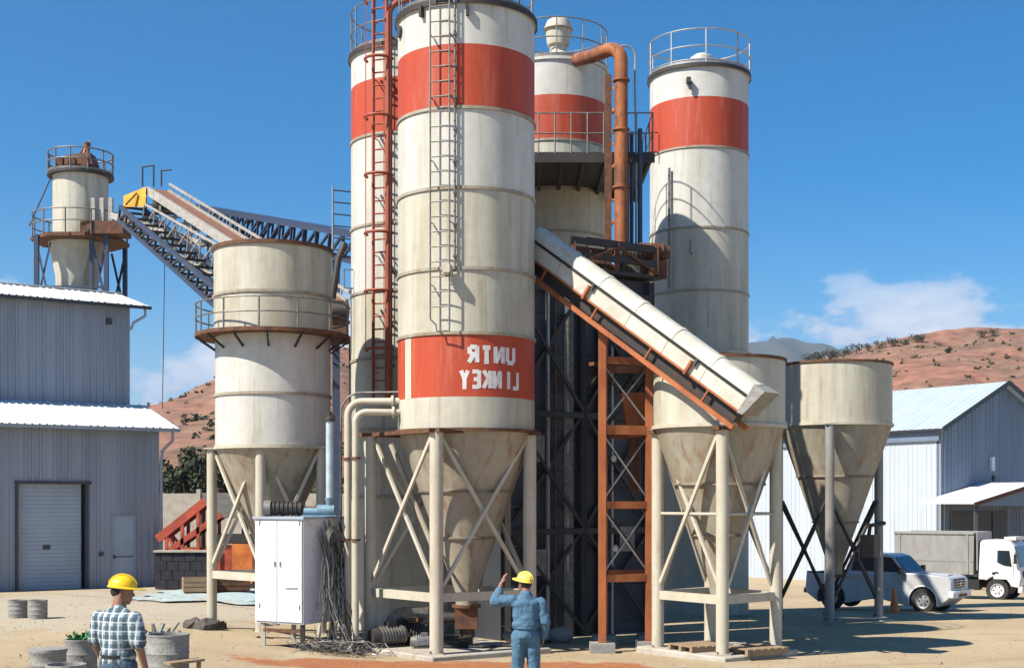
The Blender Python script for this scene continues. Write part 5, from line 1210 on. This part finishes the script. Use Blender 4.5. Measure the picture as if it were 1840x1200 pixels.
def arch(cx, r, z0, n=10, rev=False):
    a0 = math.asin(max(-1, min(1, (z0 - r * .82) / (r * 1.22))))
    pts = [(cx + r * 1.2 * math.cos(t), r * .95 + r * 1.2 * math.sin(t)) for t in [lerp(math.pi + .35, -.35, i / n) for i in range(n + 1)]]
    return pts
# pickup: local x forward, y left
hd_ = R_(-37)
pk = (XP(1590, 44.2), 44.2)
pz_ = gz(*pk)
pt = thing('pickup_truck', 'silver pickup truck parked half in the hopper shade, nose to the right', 'pickup', (pk[0], pk[1], pz_), hd_, local=True); pt.scale = (.91, .95, .97)
wr = .43; xf, xr = 1.75, -1.65
body = [(2.62, .50), (2.72, .66), (2.72, 1.06), (2.64, 1.20), (2.35, 1.26), (1.12, 1.33), (-.98, 1.26), (-1.12, 1.24), (-2.62, 1.24), (-2.66, .70), (-2.6, .54)] + [p for p in arch(xr, wr, .42)] + [(0.1, .46)] + [p for p in arch(xf, wr, .42)]
def bwid(x, z): return .95 - .09 * max(0, (x - 2.1) / .6) ** 2 - .05 * max(0, (z - .95)) - .03 * max(0, (.6 - z))
bevel(extrude_profile(body, 0, bwid).build('body', M['cargrey'], pt), .03, 3)
cabp = [(1.16, 1.30), (.62, 1.86), (.38, 1.93), (-.86, 1.93), (-1.0, 1.86), (-1.06, 1.22)]
def cwid(x, z): return .90 - .22 * max(0, z - 1.25)
bevel(extrude_profile(cabp, 0, cwid).build('cab', M['cargrey'], pt), .04, 3)
def quad_on(pts, off, m, name, root): return MB().prism([Vector(p) for p in pts], off).build(name, m, root)
for s_ in (1, -1):
    for (poly) in ([(1.0, 1.35), (.56, 1.82), (.08, 1.85), (.08, 1.35)], [(-.0, 1.35), (-.0, 1.85), (-.8, 1.84), (-.92, 1.36)]):
        quad_on([(x, s_ * (cwid(x, z) + .002), z) for x, z in poly], (0, s_ * .008, 0), M['glass'], 'side_window', pt)
    dr_ = MB().box((.5, s_ * (.94), .92), (1.02, .012, .66)).build('door', M['cargrey'], pt)
    MB().box((.12, s_ * .955, 1.14), (.14, .03, .035)).build('handle', M['black'], dr_)
    dr_ = MB().box((-.53, s_ * (.94), .92), (.96, .012, .66)).build('door', M['cargrey'], pt)
    MB().box((-.88, s_ * .955, 1.14), (.14, .03, .035)).build('handle', M['black'], dr_)
    MB().box((1.02, s_ * 1.04, 1.40), (.12, .2, .24)).build('mirror', M['black'], pt)
    MB().box((2.64, s_ * .68, 1.02), (.14, .30, .24)).build('headlight', M['lamp'], pt)
    MB().box((2.79, s_ * .66, .66), (.05, .18, .1)).build('fog_lamp', M['lamp'], pt)
    for cx in (xf, xr):
        wheel(pt, cx, s_ * .80, wr, .26)
        b = MB(); ring_ = [(cx + wr * 1.2 * math.cos(t), wr * .95 + wr * 1.2 * math.sin(t)) for t in [lerp(math.pi + .2, -.2, i / 12) for i in range(13)]]
        b.path([Vector((x, s_ * (bwid(x, z) + .0), z)) for x, z in ring_], .03, 6).build('arch_trim', M['black'] if cx == xr else M['carw'], pt)
quad_on([(1.125, .80, 1.345), (1.125, -.80, 1.345), (.66, -.70, 1.825), (.66, .70, 1.825)], (.02, 0, .016), M['glass'], 'windscreen', pt)
quad_on([(-1.055, .70, 1.36), (-1.055, -.70, 1.36), (-1.02, -.64, 1.78), (-1.02, .64, 1.78)], (-.012, 0, 0), M['glass'], 'rear_window', pt)
gr = MB().box((2.70, 0, 1.0), (.06, 1.02, .30)).build('grille', M['black'], pt)
for k in range(3): MB().box((2.735, 0, .91 + .09 * k), (.02, 1.0, .02)).build('grille_bar', M['chrome'], gr)
MB().ell((2.75, 0, 1.0), (.015, .09, .06)).build('badge', M['chrome'], gr)
bevel(MB().box((2.74, 0, .66), (.18, 1.82, .24)).build('bumper', M['carw'], pt), .04)
MB().box((2.835, 0, .62), (.02, .8, .09)).build('intake', M['black'], pt)
MB().box((-2.70, 0, .62), (.12, 1.7, .16)).build('bumper', M['black'], pt)
MB().box((-1.86, 0, 1.20), (1.42, 1.56, .12)).build('bed_liner', M['black'], pt)
for s_ in (1, -1): MB().box((-1.86, s_ * .87, 1.27), (1.5, .08, .05)).build('bed_rail', M['black'], pt)
MB().box((2.842, 0, .74), (.012, .42, .11)).build('number_plate', M['lamp'], pt)
MB().bar((.95, .0, 1.36), (.80, .42, 1.52), .02).build('wiper', M['black'], pt)
MB().box((0, 0, .50), (4.4, 1.3, .2)).build('chassis', M['black'], pt)
MB().bar((1.3, 0, 1.335), (2.4, 0, 1.27), .5, .02).build('bonnet_ridge', M['cargrey'], pt)

hd2 = R_(-35)
tk = (XP(1720, 58), 58.); 
tt = thing('tipper_truck', 'white cab-over truck with a grey tipper body before the warehouse porch', 'truck', (tk[0], tk[1], gz(*tk)), hd2, local=True); tt.scale = (.94, .94, .95)
cabp = [(3.05, .62), (3.12, 1.1), (3.06, 1.5), (2.78, 2.5), (2.6, 2.68), (1.45, 2.72), (1.32, 2.6), (1.28, .95), (1.5, .95)] + [(p[0], p[1]) for p in [(2.1 + .62 * math.cos(t), .5 + .62 * math.sin(t)) for t in [lerp(math.pi - .75, .3, i / 8) for i in range(9)]]]
def kwid(x, z): return 1.16 - .10 * max(0, z - 1.4) - .08 * max(0, (x - 2.7)) 
bevel(extrude_profile(cabp, 0, kwid).build('cab', M['carw'], tt), .05, 3)
quad_on([(3.06, .98, 1.52), (3.06, -.98, 1.52), (2.80, -.9, 2.44), (2.80, .9, 2.44)], (.02, 0, .006), M['glass'], 'windscreen', tt)
MB().box((2.55, 0, 2.78), (.5, 1.5, .14)).build('sun_visor', M['carw'], tt)
for s_ in (1, -1):
    d_ = quad_on([(x, s_ * (kwid(x, z) + .003), z) for x, z in [(2.78, 1.0), (2.78, 1.62), (2.66, 2.34), (2.0, 2.34), (1.95, 1.0)]], (0, s_ * .012, 0), M['carw'], 'door', tt)
    quad_on([(x, s_ * (kwid(x, z) + .018), z) for x, z in [(2.74, 1.56), (2.62, 2.26), (2.1, 2.26), (2.1, 1.74), (2.4, 1.6)]], (0, s_ * .008, 0), M['glass'], 'side_window', d_)
    MB().box((2.08, s_ * 1.2, 1.3), (.16, .03, .05)).build('handle', M['black'], d_)
    MB().box((1.95, s_ * 1.18, 1.25), (.12, .03, .1)).build('fuel_cap', M['black'], tt)
    MB().box((2.92, s_ * 1.3, 1.9), (.1, .16, .42)).build('mirror', M['black'], tt); MB().bar((2.85, s_ * 1.1, 2.2), (2.92, s_ * 1.3, 2.1), .03).build('mirror_arm', M['black'], tt)
    MB().box((3.1, s_ * .82, .85), (.08, .4, .2)).build('headlight', M['lamp'], tt)
    wheel(tt, 2.1, s_ * 1.0, .5, .3, M['carw']); wheel(tt, -1.35, s_ * .98, .5, .42, M['carw'])
    MB().box((.85, s_ * .85, .72), (.9, .5, .45)).build('fuel_tank', M['black'], tt)
    MB().box((.2, s_ * 1.02, .42), (.06, .02, .5)).build('mudguard', M['rim'], tt)
bevel(MB().box((3.08, 0, .55), (.2, 2.2, .3)).build('bumper', M['carw'], tt), .04)
MB().box((3.13, 0, 1.2), (.04, 1.4, .28)).build('grille', M['black'], tt)
MB().box((.2, 0, .82), (5.4, .8, .24)).build('chassis', M['black'], tt)
td = MB().add([(1.05, 1.12, 1.15), (-2.5, 1.12, 1.15), (-2.5, -1.12, 1.15), (1.05, -1.12, 1.15), (1.1, 1.2, 3.0), (-2.55, 1.2, 3.0), (-2.55, -1.2, 3.0), (1.1, -1.2, 3.0)], [(3, 2, 1, 0), (0, 1, 5, 4), (1, 2, 6, 5), (2, 3, 7, 6), (3, 0, 4, 7), (4, 5, 6, 7)]).build('tipper_body', M['tipper'], tt)
for s_ in (1, -1):
    for k in range(2):
        x = -2.3 + k * 3.1; MB().bar((x, s_ * 1.14, 1.2), (x, s_ * 1.215, 2.98), .09, .04).build('stake', M['tipper'], td)
    MB().bar((1.1, s_ * 1.21, 3.0), (-2.55, s_ * 1.21, 3.0), .08, .1).build('top_rail', M['tipper'], td)
    MB().bar((1.05, s_ * 1.145, 1.75), (-2.5, s_ * 1.145, 1.75), .03, .06).build('waist_rail', M['galv'], td)
MB().box((1.22, 0, 2.2), (.05, 2.3, 1.7)).build('headboard', M['tipper'], td)

tcx, tcy = XP(1607, 41.5), 41.5
tcone = thing('traffic_cone', 'orange traffic cone beside the pickup front wheel', 'traffic cone', (tcx, tcy, gz(tcx, tcy)))
MB().box((tcx, tcy, gz(tcx, tcy) + .02), (.42, .42, .04)).build('base', M['conecol'], tcone)
MB().lathe([(.16, .04), (.035, .78), (0, .78)], (tcx, tcy, gz(tcx, tcy)), 20).build('cone', M['conecol'], tcone)

# ------------------------------------------------------------------ people
def limb(b, pts, rads, n=12, flat=1.0):
    """tapered limb with rounded joints"""
    sub = []; rr = []
    for i in range(len(pts) - 1):
        for k in range(4): t = k / 4; sub.append(Vector(pts[i]).lerp(Vector(pts[i + 1]), t)); rr.append(lerp(rads[i], rads[i + 1], t))
    sub.append(Vector(pts[-1])); rr.append(rads[-1])
    b.path(sub, 0, n, rr=rr); b.ell(sub[0], (rr[0],) * 3, 10, 7); b.ell(sub[-1], (rr[-1],) * 3, 10, 7)
    for p, r in zip(pts[1:-1], rads[1:-1]): b.ell(p, (r * 1.01,) * 3, 10, 7)
def remesh(o, vox, sm=4, wr_=0., wscale=.12):
    m = o.modifiers.new('remesh', 'REMESH'); m.mode = 'VOXEL'; m.voxel_size = vox; m.use_smooth_shade = True
    s = o.modifiers.new('smooth', 'SMOOTH'); s.iterations = sm; s.factor = .5
    if wr_:
        tx = bpy.data.textures.new('folds', 'CLOUDS'); tx.noise_scale = wscale; tx.noise_depth = 3
        d = o.modifiers.new('folds', 'DISPLACE'); d.texture = tx; d.strength = wr_; d.texture_coords = 'LOCAL'; d.mid_level = .5
    return o
def hand(b, wrist, d, palm_n, thumb_side, curl=.5, s=1.):
    """palm and five separate fingers; d: pointing direction, palm_n: direction the palm faces"""
    d = Vector(d).normalized(); pn = Vector(palm_n); pn = (pn - d * pn.dot(d)).normalized(); sd = d.cross(pn).normalized() * thumb_side
    w = Vector(wrist); M3 = Matrix((sd, d, pn)).transposed()
    b.ell(w + d * .05 * s, (.042 * s, .058 * s, .018 * s), 12, 8, M3)
    for k, (off, ln) in enumerate(((.03, .072), (.010, .082), (-.011, .076), (-.030, .060))):
        p = w + d * .095 * s + sd * off * s; q = p; pts = [w + d * .06 * s + sd * off * .9 * s, p]; dd = d.copy()
        for j, f in enumerate((.45, .32, .23)):
            a = curl * (.5 + .35 * j); dd = (dd * math.cos(a) + pn * math.sin(a)).normalized(); pn2 = pn; q = q + dd * ln * f * s; pts.append(q.copy())
        b.path(pts, 0, 7, rr=[.0105 * s, .0105 * s, .0098 * s, .0088 * s, .0075 * s])
    p = w + d * .025 * s + sd * .035 * s; t1 = p + (d * .6 + sd * .8).normalized() * .04 * s; t2 = t1 + (d * .9 + sd * .35 + pn * .3 * curl).normalized() * .036 * s
    b.path([w + d * .02 * s + sd * .02 * s, p, t1, t2], 0, 7, rr=[.012 * s, .0125 * s, .011 * s, .009 * s])
def head(b, c, yaw, pitch=0.):
    """local head looks along +x before yaw"""
    Rm = Matrix.Rotation(yaw, 3, 'Z') @ Matrix.Rotation(-pitch, 3, 'Y')
    P = lambda x, y, z: Vector(c) + Rm @ Vector((x, y, z))
    b.ell(P(-.01, 0, .03), (.100, .077, .105), 18, 12, Rm)                 # skull
    b.ell(P(.03, 0, -.045), (.066, .060, .080), 16, 10, Rm)               # face
    b.ell(P(.055, 0, -.095), (.034, .036, .030), 12, 8, Rm)               # chin
    b.path([P(.085, 0, .005), P(.108, 0, -.03), P(.095, 0, -.04)], 0, 8, rr=[.010, .016, .012])   # nose
    b.ell(P(.085, 0, .02), (.018, .05, .012), 12, 6, Rm)                  # brow
    b.ell(P(.088, 0, -.068), (.012, .026, .006), 10, 6, Rm); b.ell(P(.086, 0, -.078), (.012, .024, .006), 10, 6, Rm)
    for s in (-1, 1):
        b.ell(P(-.005, s * .078, -.02), (.02, .012, .034), 10, 7, Rm)     # ear
    return P, Rm
def helmet(root, P, Rm, m):
    b = MB()
    vs = []; n = 28; rings = []
    for j in range(9):
        ph = j / 8 * math.pi / 2; 
        for i in range(n):
            t = 2 * math.pi * i / n; r = math.cos(ph)
            vs.append(P(-.005 + .133 * r * math.cos(t), .112 * r * math.sin(t), .045 + .118 * math.sin(ph)))
    fs_ = [(j * n + i, j * n + (i + 1) % n, (j + 1) * n + (i + 1) % n, (j + 1) * n + i) for j in range(8) for i in range(n)]
    o = b.add(vs, fs_).build('helmet', m, root)
    br = MB(); pv = []
    for i in range(n + 1):
        t = 2 * math.pi * i / n; ex = .012 + .075 * max(0, math.cos(t)) ** 1.5
        for rr_, z in ((0, .052), (0, .042), (1, .032), (1, .040)):
            pv.append(P(-.005 + (.128 + ex * rr_) * math.cos(t), (.108 + ex * rr_) * math.sin(t), z - .0 * rr_))
    br.f = [(i * 4 + k, (i + 1) * 4 + k, (i + 1) * 4 + (k + 1) % 4, i * 4 + (k + 1) % 4) for i in range(n) for k in range(4)]; br.v = pv
    br.build('brim', m, o)
    for q in (-.03, 0, .03):
        MB().path([P(-.005 + .133 * math.cos(a) * 1.0, q, .047 + .121 * math.sin(a) * (1 - abs(q) * 1.2)) for a in [lerp(.25, 2.9, i / 14) for i in range(15)]], .006, 6).build('ridge', m, o)
    return o

# worker in a plaid shirt, seen from behind, walking off to the right (local +x = facing)
pa = (XP(212, 13.2), 13.2); za = gz(*pa)
A = thing('person', 'worker in a plaid short-sleeved shirt, jeans and bright yellow helmet, among the drums', 'person', (pa[0], pa[1], za), R_(68), local=True); A.scale = (1.04, 1.06, 1.02)
hip = .95
bs_ = MB()
P, Rm = head(bs_, (.055, -.01, 1.635), R_(-56), -.12)
limb(bs_, [(.03, 0, 1.60), (0, 0, 1.44)], [.058, .066])
bs_.ell((0, 0, 1.22), (.105, .165, .26)); bs_.ell((0, 0, .96), (.11, .16, .14))
RA = [(-.01, -.20, 1.40), (-.03, -.265, 1.12), (.055, -.275, .885)]; LA = [(-.01, .20, 1.40), (.0, .27, 1.13), (.12, .25, .92)]
limb(bs_, RA, [.052, .041, .028]); limb(bs_, LA, [.052, .041, .028])
hand(bs_, RA[2], (.3, -.02, -1), (.2, 1, 0), 1, .55); hand(bs_, LA[2], (.35, .0, -1), (.2, -1, 0), -1, .55)
RL = [(0, -.09, .93), (.10, -.095, .50), (.05, -.10, .09)]; LL = [(0, .09, .93), (.02, .095, .50), (-.12, .10, .12)]
limb(bs_, RL, [.085, .058, .042]); limb(bs_, LL, [.085, .058, .042])
remesh(bs_.build('body', M['skin'], A), .007, 3)
sh = MB(); sh.ell((0, 0, 1.24), (.145, .215, .25)); sh.ell((-.01, 0, 1.36), (.12, .235, .105)); sh.ell((-.01, 0, 1.42), (.09, .15, .075)); sh.ell((0, 0, 1.02), (.14, .185, .13)); sh.path([(0, 0, 1.2), (0, 0, 1.0), (0, 0, .93)], 0, 20, rr=[.14, .155, .15])
limb(sh, [(0, 0, 1.40), (.012, 0, 1.475)], [.10, .074])
for q in (RA, LA): limb(sh, [Vector(q[0]) + Vector((0, 0, -.02)), Vector(q[0]).lerp(Vector(q[1]), .85)], [.074, .076])
remesh(sh.build('shirt', M['plaid'], A), .012, 5, .022, .11)
jn = MB(); jn.ell((0, 0, .95), (.135, .178, .13)); jn.path([(0, 0, 1.03), (0, 0, .9)], 0, 20, rr=[.145, .15])
for q in (RL, LL): limb(jn, [q[0], q[1], Vector(q[2]) + Vector((0, 0, .0))], [.108, .080, .068])
remesh(jn.build('trousers', M['denim'], A), .012, 4, .015, .1)
MB().lathe([(.148, 1.0), (.156, 1.0), (.156, 1.035), (.148, 1.035)], (0, 0, 0), 28).build('belt', M['rubber'], A)
for q in (RL, LL):
    f = Vector(q[2]); b = MB(); b.ell((f.x + .06, f.y, f.z - .045 if f.z > .1 else .055), (.145, .052, .05)); b.ell((f.x, f.y, f.z + .02), (.06, .056, .09)); b.box((f.x + .055, f.y, max(f.z - .08, .012)), (.27, .095, .022)); remesh(b.build('boot', M['black'], A), .012, 2)
hb_ = MB(); hb_.ell(P(-.03, 0, -.005), (.083, .08, .07), 16, 10, Rm); remesh(hb_.build('hair', M['hair'], A), .01, 1)
helmet(A, P, Rm, M['helmet'])

# worker in a blue coverall, back to the camera, left arm raised to his brow (local +x = facing)
pb = (XP(945, 18.5), 18.5); zb2 = gz(*pb)
B = thing('person', 'worker in a blue coverall and pale yellow helmet, back turned, hand raised beside his head', 'person', (pb[0], pb[1], zb2), R_(96), local=True)
bd = MB()
P, Rm = head(bd, (.03, .015, 1.645), R_(35), .16)
limb(bd, [(.01, 0, 1.61), (-.01, 0, 1.45)], [.058, .066])
bd.ell((0, 0, 1.22), (.105, .165, .26)); bd.ell((0, 0, .96), (.11, .16, .14))
LA = [(0, .19, 1.42), (.07, .42, 1.39), (.10, .335, 1.635)]; RA = [(0, -.20, 1.40), (-.03, -.27, 1.12), (.06, -.25, .90)]
limb(bd, LA, [.054, .043, .029]); limb(bd, RA, [.052, .041, .028])
hand(bd, LA[2], (.05, -.35, .85), (.2, -1, -.3), -1, .3); hand(bd, RA[2], (.3, .05, -1), (.2, 1, 0), 1, .5)
RL = [(0, -.09, .93), (.03, -.115, .50), (-.01, -.125, .09)]; LL = [(0, .09, .93), (.05, .11, .50), (.02, .125, .09)]
limb(bd, RL, [.085, .058, .042]); limb(bd, LL, [.085, .058, .042])
remesh(bd.build('body', M['skin'], B), .007, 3)
sh = MB(); sh.ell((0, 0, 1.24), (.138, .20, .26)); sh.ell((-.01, 0, 1.36), (.12, .225, .11)); sh.ell((-.01, 0, 1.42), (.09, .15, .08)); sh.ell((0, 0, 1.08), (.15, .195, .12)); sh.path([(0, 0, 1.2), (0, 0, 1.08), (0, 0, 1.02)], 0, 20, rr=[.15, .175, .16])
limb(sh, [(0, 0, 1.42), (-.0, 0, 1.49)], [.11, .078])
limb(sh, [LA[0], LA[1], Vector(LA[1]).lerp(Vector(LA[2]), .62)], [.082, .08, .060]); limb(sh, [Vector(RA[0]) + Vector((0, 0, -.02)), RA[1], Vector(RA[1]).lerp(Vector(RA[2]), .95)], [.088, .076, .056])
remesh(sh.build('jacket', M['coverall'], B), .012, 4, .040, .13)
jn = MB(); jn.ell((0, 0, .95), (.14, .182, .14)); jn.path([(0, 0, 1.05), (0, 0, .9)], 0, 20, rr=[.142, .155])
for q in (RL, LL): limb(jn, [q[0], q[1], Vector(q[2]) + Vector((0, 0, .0))], [.112, .092, .082])
remesh(jn.build('trousers', M['coverall'], B), .012, 4, .035, .12)
MB().lathe([(.150, 1.03), (.165, 1.03), (.165, 1.075), (.150, 1.075)], (0, 0, 0), 28).build('waistband', M['coverall'], B)
for q in (RL, LL):
    f = Vector(q[2]); b = MB(); b.ell((f.x + .06, f.y, .055), (.145, .052, .05)); b.ell((f.x, f.y, .11), (.06, .056, .09)); b.box((f.x + .055, f.y, .012), (.27, .095, .022)); remesh(b.build('boot', M['black'], B), .012, 2)
hb_ = MB(); hb_.ell(P(-.03, 0, -.005), (.083, .08, .07), 16, 10, Rm); remesh(hb_.build('hair', M['hair'], B), .01, 1)
helmet(B, P, Rm, M['helmet2'])

# ------------------------------------------------------------------ trees and scrub
def tree(label, x, y, z, h, w, m, group, seed, nl=420, name='tree'):
    r = random.Random(seed); o = thing(name, label, 'tree', (x, y, z), group=group)
    tr = MB(); tr.path([(x, y, z - .3), (x + .05 * w, y, z + h * .3), (x - .03 * w, y, z + h * .62)], 0, 7, rr=[.045 * h, .035 * h, .015 * h])
    for k in range(6):
        a = r.uniform(0, 6.28); s = Vector((x, y, z + h * r.uniform(.2, .5))); tr.path([s, s + Vector((math.cos(a) * w * .2, math.sin(a) * w * .2, h * .15)), s + Vector((math.cos(a) * w * .38, math.sin(a) * w * .38, h * .28))], 0, 5, rr=[.018 * h, .012 * h, .005 * h])
    tr.build('trunk', M['bark'], o)
    cr = MB(); cl_ = [(Vector((r.uniform(-1, 1) * w * .34, r.uniform(-1, 1) * w * .34, h * r.uniform(.38, .86))), r.uniform(.16, .28) * w) for _ in range(11)]
    for k in range(nl):
        c, q = r.choice(cl_); v = Vector((r.gauss(0, 1), r.gauss(0, 1), r.gauss(0, 1))).normalized() * q * r.uniform(.5, 1.05); v.z *= .75
        p = Vector((x, y, z)) + c + v; s = .038 * w * r.uniform(.7, 1.4)
        a = Vector((r.gauss(0, 1), r.gauss(0, 1), r.gauss(0, 1))).normalized() * s; b = a.cross(Vector((r.gauss(0, 1), r.gauss(0, 1), r.gauss(0, 1)))).normalized() * s
        cr.add([p - a, p + b, p + a, p - b * .8], [(0, 1, 2, 3)])
    cr.build('crown', M[m], o, smooth=False)
for k, (px_, Yy, py, h, w, m, lab) in enumerate(((296, 100, 880, 2.6, 4.0, 'foliage2', 'dry olive bush at the foot of the left hill, nearest the shed'), (318, 104, 880, 3.6, 4.4, 'foliage', 'rounded dark tree at the foot of the left hill behind the pale wall'), (342, 98, 880, 3.0, 4.2, 'foliage', 'green tree over the pale wall, left of the squat silo leg'),
        (366, 102, 880, 3.9, 4.6, 'foliage2', 'tall dry tree over the pale wall touching the squat silo leg'), (392, 99, 878, 3.2, 4.4, 'foliage', 'dark tree seen between the legs of the squat silo'), (566, 98, 880, 3.3, 4.4, 'foliage2', 'dry tree seen right of the squat silo cone'))):
    X = XP(px_, Yy); tree(lab, X, Yy, -2.3, ZP(py, Yy) + 2.3 + h, w, m, 'trees below the left hill', 40 + k, 1800)
def on_hill(hobj, X, Y):
    inv = hobj.matrix_world.inverted()
    ok, loc, nn, i = hobj.ray_cast(inv @ Vector((X, Y, 400)), Vector((0, 0, -1)))
    return loc.z if ok else None
bpy.context.view_layer.update()
rh = random.Random(5); kk = 0
words = ['first', 'second', 'third', 'fourth', 'fifth', 'sixth', 'seventh', 'eighth', 'ninth', 'tenth', 'eleventh', 'twelfth']
for k, px_ in enumerate((1452, 1470, 1492, 1516, 1538, 1560, 1580, 1602, 1626, 1648, 1762, 1786)):
    Yy = 329; X = XP(px_, Yy); z = on_hill(hr, X, Yy)
    if z is None: continue
    tree(words[k] + ' small dark tree on the right hill crest, counted from the tall silo', X, Yy, z - .3, rh.uniform(1.6, 2.9), rh.uniform(2.8, 4.6), 'foliage', 'trees on the right hill crest', 90 + k, 300)
def scrub(name, hobj, label, pxr, Yr, cnt, seed):
    r = random.Random(seed); b = MB()
    for k in range(cnt):
        Yy = r.uniform(*Yr); X = XP(r.uniform(*pxr), Yy); z = on_hill(hobj, X, Yy)
        if z is None: continue
        w = r.uniform(.3, .9) * (1.6 if r.random() < .1 else 1)
        for q in range(9):
            v = Vector((r.gauss(0, .4), r.gauss(0, .4), abs(r.gauss(.25, .3)))) * w; p = Vector((X, Yy, z)) + v
            a = Vector((r.gauss(0, 1), r.gauss(0, 1), r.gauss(0, 1))).normalized() * w * .45; c = a.cross(Vector((r.gauss(0, 1), r.gauss(0, 1), r.gauss(0, 1)))).normalized() * w * .4
            b.add([p - a, p + c, p + a, p - c], [(0, 1, 2, 3)])
    o = b.build(name, M['foliage2'], kind='stuff', smooth=False); o['label'] = label; o['category'] = 'scrub'
scrub('hill_scrub', hr, 'low dry scrub dotted over the red right hill', (1300, 1860), (160, 330), 330, 11)
scrub('hill_scrub', hl, 'low dry scrub dotted over the red left hill', (200, 640), (140, 300), 200, 12)
# grit and pebbles over the yard
r5 = random.Random(17); gp = MB()
for k in range(5200):
    Yy = 12 + 40 * r5.random() ** 1.5; X = XP(r5.uniform(-60, 1900), Yy); s = r5.uniform(.008, .028) * (2. if r5.random() < .03 else 1)
    c = Vector((X, Yy, gz(X, Yy) + s * .2)); a = r5.uniform(0, 6.28)
    vs = [c + Vector((math.cos(a + t) * s * r5.uniform(.7, 1.3), math.sin(a + t) * s * r5.uniform(.7, 1.3), 0)) for t in (0, 2.1, 4.2)] + [c + Vector((0, 0, s * r5.uniform(.6, 1.1)))]
    gp.add(vs, [(0, 1, 3), (1, 2, 3), (2, 0, 3)])
o = gp.build('grit', M['sand'], kind='stuff', smooth=False); o['label'] = 'grit and pebbles strewn over the dusty yard'; o['category'] = 'grit'

# ------------------------------------------------------------------ air: thin haze round the whole place
hz_ = MB().box((300, 1900, 246), (13000, 13000, 510)).build('haze', None, kind='stuff', smooth=False)
hz_['label'] = 'thin pale haze over the valley'; hz_['category'] = 'haze'
hm = bpy.data.materials.new('haze_air'); hm.use_nodes = True; hm.node_tree.nodes.clear()
pv_ = hm.node_tree.nodes.new('ShaderNodeVolumePrincipled'); pv_.inputs['Color'].default_value = (.62, .78, 1, 1); pv_.inputs['Density'].default_value = .00013; pv_.inputs['Anisotropy'].default_value = .2
ho = hm.node_tree.nodes.new('ShaderNodeOutputMaterial'); hm.node_tree.links.new(pv_.outputs[0], ho.inputs['Volume'])
hz_.data.materials.append(hm)
